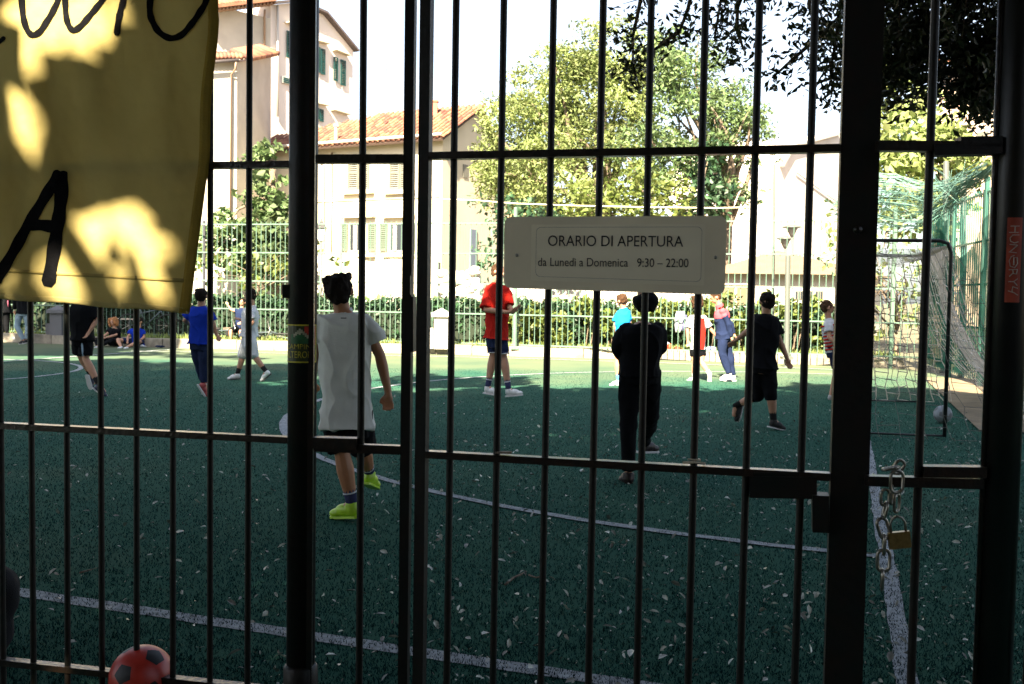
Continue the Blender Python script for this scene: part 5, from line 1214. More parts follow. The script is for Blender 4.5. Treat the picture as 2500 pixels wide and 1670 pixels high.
# ================================================================== PEOPLE
def person(label, crop, base, J, face, H=1.55, top=None, sleeve=None, slen=.55, hem=None, legs=None, leglen=1.0, sock=None, shoe=None, hair=hair_dark,
           hairstyle='short', sk=None, fine=.011, baggy=0.0, baggy_l=0.0, toes=None, group='people playing and resting on the pitch', D=None, extras=None, curl=.5, sole=None, hood=False, yoke=None, cuff=None):
    """J: joints in zoom-crop pixels (x, y, metres away from the base depth)."""
    sk = sk or skin; x0, y0, k = crop
    D = D or gnd(x0+base[0]/k, y0+base[1]/k).y
    g_ = pix(x0+base[0]/k, y0+base[1]/k, D)
    def W(j): x_, y_ = j[0], j[1]; dz = j[2] if len(j) > 2 else 0; p = pix(x0+x_/k, y0+y_/k, D); return p+Vector((0, dz, 0)) if True else p
    j = {a: W(b_) for a, b_ in J.items()}
    s = H/1.7; fdir = Vector((face[0], face[1], 0)).normalized(); Z = Vector((0, 0, 1))
    T = thing('person', label, 'person', (g_.x, g_.y, max(0, 0)), group)
    body = MB(); shc = (j['sl']+j['sr'])/2; hpc = (j['hl']+j['hr'])/2
    ax = (j['sr']-j['sl']); axn = ax.normalized() if ax.length > .02 else fdir.cross(Z).normalized()
    upv = (shc-hpc).normalized(); dv = axn.cross(upv).normalized(); hax = (j['hr']-j['hl']); hw = max(.125*s, hax.length/2+.055*s); sw = max(.15*s, ax.length/2)
    def torso(extra, z0, z1, shoulders=True, hemflare=0.0):
        st_ = []
        L_ = (shc-hpc).length
        for f, wf, df in ((-.22, 1.02, .118), (-.05, 1.05, .125), (.2, .93, .112), (.45, .95, .115), (.7, 1.0, .125), (.88, 1.0, .12), (1.0, .86, .095), (1.07, .52, .07), (1.13, .33, .06)):
            if f < z0-1e-6 or f > z1+1e-6: continue
            c_ = hpc+(shc-hpc)*f; b_ = hw*wf if f < .3 else (hw*(1-min(1, (f-.3)/.4))+sw*min(1, (f-.3)/.4))*(wf if f > .9 else .97)
            fl = hemflare*max(0, (.5-f)); st_.append((c_, b_+extra+fl, df*s+extra+fl*.7, dv))
        return st_
    body.loft(torso(-.012, -.22, 1.13), axn, 16)
    hd = j['head']; nk = j.get('neck', shc+Z*.05); ht = (hd-nk).normalized(); right = fdir.cross(Z).normalized()
    hr_ = .098*(.6+.4*s) if s < 1 else .098
    hfw = (fdir-ht*fdir.dot(ht)).normalized(); hrt = hfw.cross(ht).normalized()
    body.tube([nk-ht*.05, hd-ht*hr_*.35-hfw*.01], [.055*s+.004, .052*s+.004], 12)
    body.ell(hd+ht*hr_*.18-hfw*.008, hr_*.80, hr_*1.0, hr_*.95, hrt, hfw, ht, 16, 12)
    body.ell(hd-ht*hr_*.42+hfw*hr_*.28, hr_*.58, hr_*.62, hr_*.62, hrt, hfw, ht, 14, 10)
    body.tube([hd+ht*hr_*.10+hfw*hr_*.86, hd-ht*hr_*.22+hfw*hr_*1.16, hd-ht*hr_*.34+hfw*hr_*.86], [.008, .014, .010], 8)
    for sg_ in (-1, 1): body.ell(hd+hrt*sg_*hr_*.86-ht*hr_*.05, hr_*.14, hr_*.22, hr_*.32, hrt, hfw, ht, 8, 6)
    def limb(a, b_, c_, ra, rb, rc, bulge=0):
        m1 = a.lerp(b_, .35); m2 = b_.lerp(c_, .3)
        body.tube([a, m1, b_], [ra, ra*1.0, rb], 10); body.ell(b_, rb*1.02, rb*1.02, rb*1.02, nu=10, nv=6); body.tube([b_, m2, c_], [rb, rb*(1+bulge), rc], 10); body.ell(c_, rc, rc, rc, nu=8, nv=6)
    for sd in 'lr':
        a, e, w_ = j['s'+sd], j['e'+sd], j['w'+sd]; inn = (shc-a)*.18
        q_s = .010 if slen > 1.8 else 0; limb(a+inn-upv*.02, e, w_, .047*s-q_s, .038*s-q_s, .026*s-q_s*.5, .08)
        h_ = j.get('h'+'and'+sd); d_ = (w_-e).normalized() if h_ is None else (h_-w_).normalized()
        palm = w_+d_*.045*s; sgn = 1 if sd == 'r' else -1; ps_ = d_.cross(fdir); ps_ = ps_.normalized() if ps_.length > .05 else right; pn = d_.cross(ps_).normalized()
        body.ell(palm, .036*s, .017*s, .047*s, ps_, pn, d_, 10, 8); body.tube([w_, palm], [.025*s, .028*s], 8)
        for i, (o_, ln_) in enumerate(((-.028, .058), (-.009, .07), (.010, .066), (.028, .052))):
            b0_ = palm+ps_*o_*s+d_*.032*s; m_ = b0_+d_*ln_*.55*s+pn*curl*.012+ps_*o_*.15; body.tube([b0_, m_, m_+(d_*(1-curl)+pn*curl).normalized()*ln_*.5*s], [.0095*s+.001, .009*s+.001, .0075*s+.001], 7)
        th_ = palm-ps_*.028*s*sgn-d_*.01; body.tube([th_, th_-ps_*.022*s*sgn+d_*.024*s, th_-ps_*.024*s*sgn+d_*.05*s+pn*.01], [.012*s, .0105*s, .009*s], 7)
    for sd in 'lr':
        hp_, kn, an = j['h'+sd], j['k'+sd], j['a'+sd]; q_s = .016 if leglen > 1.8 else 0; limb(hp_, kn, an, .082*s-q_s, .054*s-q_s, .036*s-q_s*.7, .16)
        td_ = toes[sd] if toes and sd in toes else (fdir.x, fdir.y, -.1); td_ = Vector(td_).normalized()
        body.tube([an, an+td_*.10*s-Z*.045*s], [.036*s, .028*s], 8)
    bo = remesh(body, 'body', sk, fine, T, 3)
    # face
    for sg_ in (-1, 1):
        e_ = hd+ht*hr_*.12+hfw*hr_*.90+hrt*sg_*hr_*.34; MB().ell(e_, .010, .006, .006, hrt, hfw, ht, 8, 6).obj('eye', eye_m, T, True)
        MB().tube([e_+ht*.016-hrt*.013+hfw*.002, e_+ht*.019+hfw*.004, e_+ht*.016+hrt*.013+hfw*.002], .003, 4).obj('eyebrow', hair if hair is not hair_ginger else hair_brown, T)
    q_ = hd-ht*hr_*.62+hfw*hr_*.90; MB().ell(q_, .022, .008, .006, hrt, hfw, ht, 8, 6).obj('mouth', lip_m, T, True)
    # hair
    hm = MB(); back = -hfw
    hm.ell(hd+ht*hr_*.30+back*hr_*.16, hr_*.90, hr_*1.0, hr_*.95, hrt, hfw, ht, 16, 12)
    if hairstyle in ('short', 'flat'): hm.ell(hd-ht*hr_*.12+back*hr_*.45, hr_*.80, hr_*.66, hr_*.72, hrt, hfw, ht, 14, 10)
    rr = random.Random(int(abs(hd.x*100)))
    if hairstyle == 'flat':
        for _ in range(46):
            a = rr.uniform(0, 6.28); q2 = rr.uniform(.2, 1); c_ = hd+ht*hr_*(.98+rr.uniform(-.06, .14))+hrt*math.cos(a)*hr_*.92*q2+hfw*math.sin(a)*hr_*.92*q2; hm.ell(c_, .018, .018, .016, nu=6, nv=5)
        hm.ell(hd+ht*hr_*.86, hr_*1.04, hr_*1.06, hr_*.34, hrt, hfw, ht, 16, 8); hm.ell(hd+ht*hr_*.35+back*.01, hr_*.97, hr_*.98, hr_*.7, hrt, hfw, ht, 16, 8)
    if hairstyle == 'short':
        for _ in range(26): a = rr.uniform(0, 6.28); q2 = rr.uniform(.1, 1); hm.ell(hd+ht*hr_*(1.2-.3*q2)+hrt*math.cos(a)*hr_*.8*q2+hfw*(math.sin(a)*.8*q2-.15)*hr_, .016, .016, .012, nu=6, nv=5)
    if hairstyle in ('curly', 'long'):
        for _ in range(150 if hairstyle == 'curly' else 60):
            a = rr.uniform(-2.3, 2.3)+math.pi; v_ = rr.uniform(-1.0, 1.15) if hairstyle == 'curly' else rr.uniform(-1.7, .9); rad_ = hr_*(1.15 if hairstyle == 'curly' else .95)*math.sqrt(max(.15, 1-(v_*.55)**2))
            hm.ell(hd+ht*hr_*v_+hfw*math.cos(a)*rad_+hrt*math.sin(a)*rad_, .030, .030, .032, nu=6, nv=5)
    remesh(hm, 'hair', hair, max(.009, fine*.9), T, 1, .013, 34)
    # clothes
    if top:
        tm = MB(); z0_ = -.22 if hem is None else hem; L_ = (shc-hpc).length
        st_ = torso(.016+baggy, -.05, 1.07, True, .02); c_ = hpc+(shc-hpc)*z0_; b0 = st_[0]
        tm.loft([(c_, b0[1]+.012+baggy*.3, b0[2]+.012, dv)]+st_, axn, 22)
        for sd in 'lr':
            a, e, w_ = j['s'+sd], j['e'+sd], j['w'+sd]; inn = (shc-a)*.25
            if slen <= 1: en = a.lerp(e, slen); r1_ = (.047+.022*slen)*s+.012+baggy*.7; tm.tube([a+inn, a.lerp(e, slen*.4), en], [.060*s+baggy*.3, .060*s+.006+baggy*.4, r1_], 14)
            else:
                en = e.lerp(w_, slen-1); tm.tube([a+inn, a.lerp(e, .4), e], [.062*s+baggy*.3, .060*s+baggy*.5, .052*s+baggy*.5], 14); tm.ell(e, .052*s+baggy*.5, .052*s+baggy*.5, .052*s+baggy*.5, nu=12, nv=8); tm.tube([e, e.lerp(w_, .5), en], [.052*s+baggy*.5, .048*s+baggy*.5, .036*s+.003], 14)
            tm.ell(a+inn*.3-upv*.012, .062*s, .062*s, .056*s, nu=12, nv=8)
        if hood: tm.ell(nk-fdir*.05-Z*.01, .10*s, .085*s, .075*s, right, fdir, Z, 14, 10)
        else: tm.tube([nk-ht*.055, nk-ht*.012], [.078*s, .064*s], 14)
        remesh(tm, 'hoodie' if hood else ('jacket' if slen > 1 else 'shirt'), top, max(.008, fine*.95), T, 3, .013, 6, crease=1.2)
        if yoke:
            ym = MB(); ym.loft([(c_, b_+.006, d_+.006, y_) for (c_, b_, d_, y_) in torso(.018+baggy, .7, 1.07)], axn, 20)
            for sd in 'lr': a = j['s'+sd]; ym.tube([a+(shc-a)*.25, a.lerp(j['e'+sd], .42)], [.070*s, .070*s+baggy*.5], 14); ym.ell(a, .068*s, .068*s, .062*s, nu=12, nv=8)
            ym.tube([nk-ht*.06, nk+ht*.005], [.085*s, .074*s], 14); remesh(ym, 'shoulder_panel', yoke, .011, T, 3)
    if legs:
        lm = MB(); st_ = torso(.014, -.22, .2); lm.loft(st_, axn, 18)
        for sd in 'lr':
            hp_, kn, an = j['h'+sd], j['k'+sd], j['a'+sd]; rb = .062*s+baggy_l
            if leglen <= 1: en = hp_.lerp(kn, leglen); lm.tube([hp_+upv*.02, hp_.lerp(kn, leglen*.5), en], [.098*s+baggy_l*.4, .094*s+baggy_l*.8, .084*s+baggy_l*1.2], 14)
            else:
                f = leglen-1; en = kn.lerp(an, f); lm.tube([hp_+upv*.02, hp_.lerp(kn, .5), kn], [.098*s+baggy_l*.5, .088*s+baggy_l, .068*s+baggy_l], 14); lm.ell(kn, .068*s+baggy_l, .068*s+baggy_l, .068*s+baggy_l, nu=12, nv=8)
                lm.tube([kn, kn.lerp(an, f*.35), en], [.068*s+baggy_l, .066*s+baggy_l, (.050 if f > .9 else .056)*s+baggy_l*.8], 14)
        remesh(lm, 'shorts' if leglen <= 1.1 else 'trousers', legs, max(.009, fine), T, 3, .012, 7, crease=.8)
    for sd in 'lr':
        kn, an = j['k'+sd], j['a'+sd]; td_ = toes[sd] if toes and sd in toes else (fdir.x, fdir.y, -.05); td_ = Vector(td_).normalized()
        if sock: f = an.lerp(kn, .30); MB().tube([an-(kn-an).normalized()*.02, an, f], [.038*s, .040*s, .046*s], 12).obj('sock', sock, T, True)
        if sock and cuff: f0 = an.lerp(kn, .22); f1 = an.lerp(kn, .25); MB().tube([f0, f1], [.0462*s+.001, .047*s+.001], 12).obj('sock_stripe', cuff, T, True)
        if shoe:
            side = td_.cross(Z); side = side.normalized() if side.length > .05 else right; upf = side.cross(td_).normalized(); 
            if upf.z < 0 and abs(td_.z) < .8: upf = -upf
            c_ = an-upf*.045*s; sm_ = MB(); sm_.ell(c_+td_*.005*s+upf*.008*s, .043*s, .058*s, .054*s, side, td_, upf, 12, 8); sm_.ell(c_+td_*.070*s+upf*.004*s, .044*s, .080*s, .046*s, side, td_, upf, 12, 8); sm_.ell(c_+td_*.145*s-upf*.016*s,   .042*s, .056*s, .032*s, side, td_, upf, 12, 8); sm_.tube([an+upf*.012*s, c_], [.047*s, .048*s], 12)
            so_ = remesh(sm_, 'shoe', shoe, .008, T, 2)
            sl_ = MB(); pl_ = [(-.055, .030), (-.04, .040), (.02, .038), (.07, .042), (.13, .044), (.175, .034), (.197, .012)]; pts = [(a_, b_) for a_, b_ in pl_]+[(a_, -b_) for a_, b_ in reversed(pl_)]
            vs_ = [c_+td_*a_*s+side*b_*s-upf*(.036*s) for a_, b_ in pts]+[c_+td_*a_*s*1.01+side*b_*s*1.04-upf*(.052*s) for a_, b_ in pts]; n_ = len(pts)
            sl_.add(vs_, [tuple(range(n_)), tuple(reversed(range(n_, 2*n_)))]+[(i, n_+i, n_+(i+1) % n_, (i+1) % n_) for i in range(n_)]); sl_.obj('sole', sole or mat('shoe_sole', (.5, .5, .5), .7), T)
    if extras: extras(T, j, s, shc, hpc, axn, dv, upv)
    return T
black_f = fabric('black', (.004, .0045, .006)); navy_f = fabric('navy', (.012, .020, .055)); white_f = fabric('white', (.52, .54, .57))
tee_f = fabric('light_grey_white', (.60, .61, .58)); red_f = fabric('red', (.42, .016, .010)); blue_f = fabric('blue', (.006, .028, .30)); teal_f = fabric('teal_blue', (.01, .20, .48))
lime_s = mat('lime_shoe', (.38, .62, .03), .4, 0, .25, 12); white_s = mat('white_shoe', (.65, .66, .66), .45, 0, .1, 20); dark_s = mat('dark_shoe', (.007, .006, .006), .7); red_s = mat('red_shoe', (.35, .06, .06), .5); grey_s = mat('grey_shoe', (.35, .35, .35), .5)
jeans_f = fabric('light_jeans', (.20, .27, .33)); sock_navy = fabric('navy_sock', (.03, .035, .08)); sock_black = fabric('black_sock', (.015, .015, .015))
cw = (650, 600, 2.091)
def ex_white(T, j, s, shc, hpc, axn, dv, upv):
    sg_ = -dv if (-dv).y < 0 else dv     # side facing the camera
    c_ = shc+upv*.012+sg_*.118*s+axn*.015
    MB().box(c_, .038, .003, .006, axn, sg_, upv).obj('neck_print', black_f, T)
person('boy in a loose off-white T-shirt and black shorts walking away, lime green shoes', cw, (425, 1405), dict(head=(372, 238), neck=(385, 318), sl=(285, 375), sr=(512, 378), el=(246, 548, -.02), wl=(222, 690, .08), er=(577, 556, .02), wr=(622, 745, .0), handr=(624, 800, -.02),
       hl=(355, 868), hr=(465, 868), kl=(392, 1062, -.03), al=(438, 1318, 0), kr=(466, 1070, .22), ar=(480, 1216, .42)), (-.1, 1), H=1.60, top=tee_f, slen=.66, hem=-.12, legs=black_f, leglen=.92, baggy=.018, baggy_l=.014,
       sock=sock_navy, cuff=white_f, shoe=lime_s, hair=hair_dark, hairstyle='flat', sk=skin_tan, fine=.0075, toes={'l': (-.86, .45, -.12), 'r': (.22, .95, -.35)}, sole=lime_s, extras=ex_white)
cr = (1150, 640, 4.356)
def ex_stripes(T, j, s, shc, hpc, axn, dv, upv):
    for sd in 'lr': a, b_ = j['h'+sd], j['k'+sd]; o_ = a.lerp(b_, .86); p_ = a.lerp(b_, .90); MB().tube([o_, p_], [.1005*s, .1005*s], 16).obj('hem_stripe', white_f, T, True)
person('tall player in a red T-shirt and dark shorts bringing his hands together', cr, (250, 1440), dict(head=(288, 106), neck=(270, 215), sl=(180, 265, .02), sr=(380, 285, 0), el=(160, 505, -.12), wl=(395, 530, -.28), handl=(455, 510, -.28), er=(402, 470, -.08), wr=(445, 520, -.22), handr=(500, 480, -.25),
       hl=(225, 800, .02), hr=(315, 800, -.02), kl=(235, 985), al=(178, 1330), kr=(345, 1000, -.05), ar=(400, 1350, -.1)), (.75, -.45), H=1.75, top=red_f, slen=.92, hem=-.02, legs=navy_f, leglen=.9, baggy=.016, sock=sock_navy, cuff=white_f, shoe=white_s, hair=hair_brown, fine=.0095, toes={'l': (.85, -.45, -.08), 'r': (.95, -.2, .12)}, curl=.25, extras=ex_stripes)
cm = (1400, 650, 2.613)
person('person in a black hoodie and long black trousers standing with their back to the gate', cm, (350, 1385), dict(head=(452, 42), neck=(455, 222), sl=(340, 388), sr=(540, 388), el=(292, 520, .0), wl=(335, 610, .16), er=(560, 500, .02), wr=(515, 600, .2),
       hl=(365, 680), hr=(485, 680), kl=(352, 960, 0), al=(352, 1325, 0), kr=(505, 950, .1), ar=(545, 1232, .95)), (.05, 1), H=1.74, top=black_f, slen=1.95, hem=-.06, legs=black_f, leglen=1.94, baggy=.016, baggy_l=.003, shoe=mat('maroon_shoe', (.014, .005, .005), .5), hair=hair_dark, hairstyle='short', fine=.0095, toes={'l': (-.15, 1, -.05), 'r': (.75, .6, -.05)}, hood=True)
cf = (1480, 700, 6.272)
person('small boy in a teal and white shirt half hidden behind the black hoodie', cf, (180, 1510), dict(head=(238, 212), neck=(262, 320), sl=(180, 395, 0), sr=(330, 385, .05), el=(140, 580), wl=(165, 740, .05), er=(360, 560), wr=(340, 720), hl=(220, 800), hr=(300, 800), kl=(165, 1120), al=(190, 1440), kr=(310, 1120), ar=(310, 1440, .1)), (-.7, .6), H=1.5, top=teal_f, slen=.75, hem=-.1, legs=navy_f, leglen=.6, yoke=None, sock=fabric('blue_sock', (.05, .15, .4)), shoe=white_s, hair=hair_brown, fine=.011, toes={'l': (-.9, -.2, -.12)})
def ex_bib(T, j, s, shc, hpc, axn, dv, upv):
    sg_ = -dv if (-dv).y < 0 else dv
    mb = MB(); c_ = hpc+(shc-hpc)*.5+sg_*.105; rows = []
    for i in range(9):
        f = i/8; q_ = hpc+(shc-hpc)*(-.02+1.0*f); wd = (.085+.02*math.sin(f*3.1)); rows.append([q_+axn*x_*wd+sg_*(.150*s+.028-abs(x_)**2*.022) for x_ in (-1, -.5, 0, .5, 1)])
    mb.add([p for r_ in rows for p in r_], [(i*5+k_, i*5+k_+1, (i+1)*5+k_+1, (i+1)*5+k_) for i in range(8) for k_ in range(4)]); mb.obj('red_panel', red_f, T, True)
person('child in a white shirt with a red central panel running towards the kerb', cf, (1460, 1440), dict(head=(1395, 225), neck=(1405, 370), sl=(1310, 465), sr=(1510, 470), el=(1245, 650), wl=(1250, 820), er=(1592, 640), wr=(1690, 765), hl=(1350, 940), hr=(1455, 940), kl=(1350, 1170, 0), al=(1345, 1390, 0), kr=(1455, 1150, -.05), ar=(1560, 1330, -.15)), (.25, 1), H=1.5, top=white_f, slen=.85, hem=-.05, legs=black_f, leglen=.55, sock=white_f, shoe=white_s, hair=hair_brown, hairstyle='long', fine=.011, toes={'r': (.1, .5, -.85), 'l': (-.6, .7, -.1)}, extras=ex_bib)
person('teenager in a navy tracksuit with red shoulders leaning as he walks left', cf, (1860, 1450), dict(head=(1675, 165), neck=(1722, 270), sl=(1762, 375, -.13), sr=(1775, 365, .15), el=(1850, 590, -.16), wl=(1893, 770, -.14), er=(1940, 590, .18), wr=(1990, 735, .16), hl=(1778, 740, -.08), hr=(1815, 740, .09), kl=(1755, 1020, -.1), al=(1868, 1330, -.1), kr=(1895, 1020, .1), ar=(1965, 1375, .1)), (-1, -.1), H=1.6, top=navy_f, slen=1.95, hem=-.15, legs=navy_f, leglen=1.95, yoke=mat('red_yoke', (.62, .06, .08), .9, bump=.2), baggy_l=.008, shoe=grey_s, hair=hair_brown, fine=.011, toes={'l': (-1, -.1, -.12), 'r': (-1, 0, -.05)}, sole=white_s)
cg = (1740, 700, 4.2375)
person('boy in black T-shirt and cropped black trousers running left with one foot raised', cg, (690, 1485), dict(head=(560, 160), neck=(553, 275), sl=(450, 330, .0), sr=(638, 345), el=(395, 455, .1), wl=(290, 560, .22), er=(692, 555, .0), wr=(765, 740, -.02), handr=(785, 800, -.02), hl=(480, 800), hr=(570, 800), kl=(490, 1130, .10), al=(300, 1262, .30), kr=(592, 1080, -.04), ar=(630, 1385, 0)), (-.2, 1), H=1.55, top=black_f, slen=.7, hem=-.1, legs=black_f, leglen=1.28, baggy=.010, baggy_l=.012, sock=sock_black, shoe=dark_s, hair=hair_dark, fine=.0095, toes={'r': (.92, .3, -.22), 'l': (-.25, -.1, -.95)}, curl=.4)
def ex_vstripe(T, j, s, shc, hpc, axn, dv, upv):
    for i in range(8):
        f = .05+i*.12; c_ = hpc+(shc-hpc)*f; MB().loft([(c_, .155*s+.028, .125*s+.026, dv), (c_+upv*.022+axn*.01, .155*s+.028, .125*s+.026, dv)], axn, 18).obj('stripe', red_f, T, True)
person('boy in a red and white striped shirt partly behind the wide square post', cg, (1235, 1178), dict(head=(1190, 215), neck=(1200, 315), sl=(1180, 375, -.1), sr=(1240, 375, .12), el=(1175, 520, -.14), wl=(1240, 590, -.2), er=(1300, 520, .14), wr=(1320, 600, .1), hl=(1250, 660, -.07), hr=(1270, 660, .08), kl=(1300, 890, -.05), al=(1290, 1120, -.05), kr=(1310, 890, .1), ar=(1245, 1135, .1)), (.9, -.2), H=1.45, top=white_f, slen=.6, hem=-.05, legs=navy_f, leglen=.8, shoe=grey_s, hair=hair_brown, fine=.011, extras=ex_vstripe)
ck = (420, 680, 4.9)
def ex_kit(T, j, s, shc, hpc, axn, dv, upv):
    sg_ = -dv if (-dv).y < 0 else dv
    for sd in 'l': a = j['s'+sd]; e = j['e'+sd]; [MB().tube([a+upv*.035+Vector((o_, -.055, .012)), a.lerp(e, .4)+Vector((o_, -.066, 0))], .004, 4).obj('sleeve_stripe', navy_f, T) for o_ in (-.02, 0, .02)]
person('boy in an all white football kit with long baggy shorts striding left', ck, (900, 1222), dict(head=(935, 205), neck=(948, 310), sl=(940, 375, -.15), sr=(925, 370, .15), el=(1000, 515, -.19), wl=(965, 580, -.24), handl=(960, 600, -.24), er=(875, 520, .18), wr=(800, 495, .15), handr=(765, 490, .15), hl=(925, 650, -.08), hr=(915, 650, .09), kl=(985, 900, -.1), al=(1145, 1110, -.1), kr=(835, 900, .1), ar=(762, 1150, .1)), (-1, .05), H=1.52, top=white_f, slen=.8, hem=-.15, legs=white_f, leglen=1.04, baggy=.014, baggy_l=.036, sock=sock_black, shoe=white_s, sole=mat('black_sole', (.02, .02, .02), .6), hair=hair_dark, fine=.0105, toes={'r': (-1, 0, -.12), 'l': (-.75, 0, -.62)}, curl=.7, extras=ex_kit)
person('boy in a dark sports vest sitting behind the white kit player with one arm raised', ck, (770, 745), dict(head=(840, 285), neck=(835, 345), sl=(765, 385), sr=(885, 385), el=(705, 372), wl=(672, 325), er=(915, 470), wr=(850, 520, -.2), hl=(790, 600), hr=(865, 600), kl=(755, 620, -.42), al=(755, 722, -.42), kr=(870, 625, -.42), ar=(885, 722, -.42)), (-.1, -1), H=1.45, D=26.4, top=navy_f, slen=.25, hem=-.1, legs=black_f, leglen=1.0, shoe=dark_s, hair=hair_dark, fine=.011)
person('boy in a royal blue T-shirt and dark track trousers jogging away', ck, (360, 1415), dict(head=(350, 212), neck=(350, 315), sl=(258, 368), sr=(442, 378), el=(152, 500, .0), wl=(165, 565, .22), er=(492, 540, 0), wr=(530, 680, .02), handr=(556, 705, 0), hl=(285, 765), hr=(378, 765), kl=(300, 1020, .1), al=(325, 1260, .25), kr=(385, 1030, 0), ar=(385, 1265, .0)), (.05, 1), H=1.52, top=blue_f, slen=.8, hem=-.03, legs=navy_f, leglen=1.92, baggy=.012, baggy_l=.010, shoe=red_s, hair=hair_dark, fine=.0105, toes={'r': (.35, .25, -.7), 'l': (-.35, .4, -.65)}, curl=.5)
cl = (0, 720, 5.6)
def ex_side(T, j, s, shc, hpc, axn, dv, upv):
    a, b_ = j['hr'], j['kr']; MB().tube([a+Vector((-.03, -.088, .06)), a.lerp(b_, .5)+Vector((-.01, -.092, 0)), a.lerp(b_, .86)+Vector((.0, -.085, 0))], .014, 6).obj('side_stripe', fabric('pale_blue', (.3, .4, .5)), T, True)
person('runner in a dark shirt and striped dark shorts, head hidden by the banner', cl, (1300, 1375), dict(head=(1130, -60), neck=(1125, 70), sl=(1000, 150), sr=(1250, 160), el=(970, 380, .05), wl=(1040, 520, .1), er=(1320, 340), wr=(1260, 500, -.1), hl=(1080, 600), hr=(1180, 600), kl=(1035, 830, .15), al=(1130, 1130, .3), kr=(1190, 870, -.05), ar=(1400, 1230, -.1)), (.5, .8), H=1.56, top=black_f, slen=.9, hem=-.05, legs=black_f, leglen=.85, baggy=.018, baggy_l=.016, sock=sock_black, shoe=mat('navy_shoe', (.02, .03, .06), .5), hair=hair_dark, fine=.0105, toes={'r': (.75, .2, -.65), 'l': (.1, .3, -.9)}, extras=ex_side)
person('person in pale jeans and a dark jacket beside the white ball on the left', cl, (330, 668), dict(head=(330, -120), neck=(325, -55), sl=(245, -5), sr=(400, 0), el=(195, 100), wl=(200, 210), er=(430, 110), wr=(420, 210), hl=(275, 235), hr=(362, 235), kl=(245, 430, -.05), al=(335, 620, -.05), kr=(375, 420), ar=(372, 610)), (-.2, -1), H=1.6, top=black_f, slen=1.9, hem=-.1, legs=jeans_f, leglen=1.95, baggy=.02, baggy_l=.004, shoe=dark_s, hair=hair_dark, fine=.0125)
def ex_pink(T, j, s, shc, hpc, axn, dv, upv): MB().tube([j['sr']+Vector((.0, -.07, 0)), j['er']+Vector((0, -.07, 0)), j['wr']+Vector((0, -.05, .06))], .022, 6).obj('sleeve_stripe', mat('pink_stripe', (.75, .18, .28), .8), T, True)
person('person in a dark tracksuit with a pink sleeve stripe at the far left edge', cl, (70, 590), dict(head=(70, -165), neck=(70, -100), sl=(5, -50), sr=(118, -45), el=(-15, 70), wl=(-5, 190), er=(122, 70), wr=(122, 195), hl=(35, 190), hr=(95, 190), kl=(35, 390), al=(35, 560), kr=(95, 390), ar=(95, 560)), (0, -1), H=1.55, D=27.5, top=black_f, slen=1.9, legs=black_f, leglen=1.95, baggy=.012, shoe=dark_s, hair=hair_dark, fine=.0125, extras=ex_pink)
person('girl with curly ginger hair and black T-shirt sitting by the left kerb', cl, (1560, 700), dict(head=(1548, 375), neck=(1560, 440), sl=(1495, 470), sr=(1640, 470), el=(1478, 540, -.12), wl=(1425, 600, -.35), er=(1610, 545, -.12), wr=(1480, 590, -.38), hl=(1530, 650), hr=(1620, 650), kl=(1430, 600, -.55), al=(1500, 680, -.75), kr=(1640, 610, -.5), ar=(1480, 685, -.6)), (-.25, -1), H=1.5, top=black_f, slen=.6, legs=black_f, leglen=1.9, shoe=grey_s, hair=hair_ginger, hairstyle='curly', fine=.011, D=26.2)
cq = (0, 500, 3.136)
person('boy in a bright blue T-shirt sitting beside the ginger haired girl', cq, (1050, 1088), dict(head=(1065, 895), neck=(1062, 935), sl=(1008, 958), sr=(1090, 962), el=(990, 1010, -.1), wl=(1010, 1040, -.3), er=(1105, 1010), wr=(1080, 1050, -.2), hl=(1025, 1055), hr=(1080, 1055), kl=(930, 1030, -.25), al=(990, 1078, -.55), kr=(1110, 1040, -.4), ar=(1040, 1080, -.6)), (-.3, -1), H=1.45, top=blue_f, slen=.6, legs=navy_f, leglen=.7, shoe=white_s, hair=hair_dark, fine=.011, D=26.0)

# bench for the seated boy, things lying by the kerb
sb = thing('low_bench', 'low dark seat under the boy in the sports vest', 'bench', pix(590, 830, 26.5)); c = pix(588, 815, 26.5)
MB().box((c.x, 26.55, .50), .9, .3, .05).obj('seat_plank', bark, sb)
for dx in (-.35, .35): MB().box((c.x+dx, 26.55, .33), .06, .25, .29).obj('leg', blk, sb)
def blobthing(name, label, cat, crop, pts, D, mt, base_z=None, disp=.02, vox=.014, group=None):
    mb = MB(); x0, y0, k = crop
    for (cx_, cy_, rx, ry) in pts: p = pix(x0+cx_/k, y0+cy_/k, D); s_ = D/F/k; mb.ell(p, rx*s_, min(rx, ry*1.3)*s_, ry*s_, nu=12, nv=8)
    o = remesh(mb, name, mt, vox, None, 2, disp, 11); return tag(o, label, cat, group)
blobthing('sports_bag', 'red and white sports bag on the kerb beside the man in black', 'bag', cf, [(930, 920, 70, 45), (900, 945, 60, 30), (960, 900, 45, 40)], 24.15, mat('bag_red', (.5, .06, .02), .7, bump=.3))
blobthing('towel', 'crumpled white towel heaped on the red bag', 'towel', cf, [(935, 872, 45, 26), (955, 885, 50, 20)], 24.15, white_f)
blobthing('jumper', 'dark brown jumper dropped on the kerb right of the red bag', 'jumper', cf, [(1110, 958, 75, 20), (1060, 950, 40, 22), (1090, 925, 40, 16)], 24.1, fabric('brown', (.10, .04, .025)))
blobthing('sports_bag', 'pale blue bag lying on the kerb between the two children', 'bag', cf, [(1560, 950, 55, 32), (1640, 955, 50, 34), (1600, 935, 40, 25)], 23.9, fabric('pale_blue_bag', (.18, .22, .42)))
blobthing('mat', 'dark blue folded jacket on the turf beside the seated boy', 'jacket', cq, [(1225, 1084, 38, 7)], 25.7, navy_f)
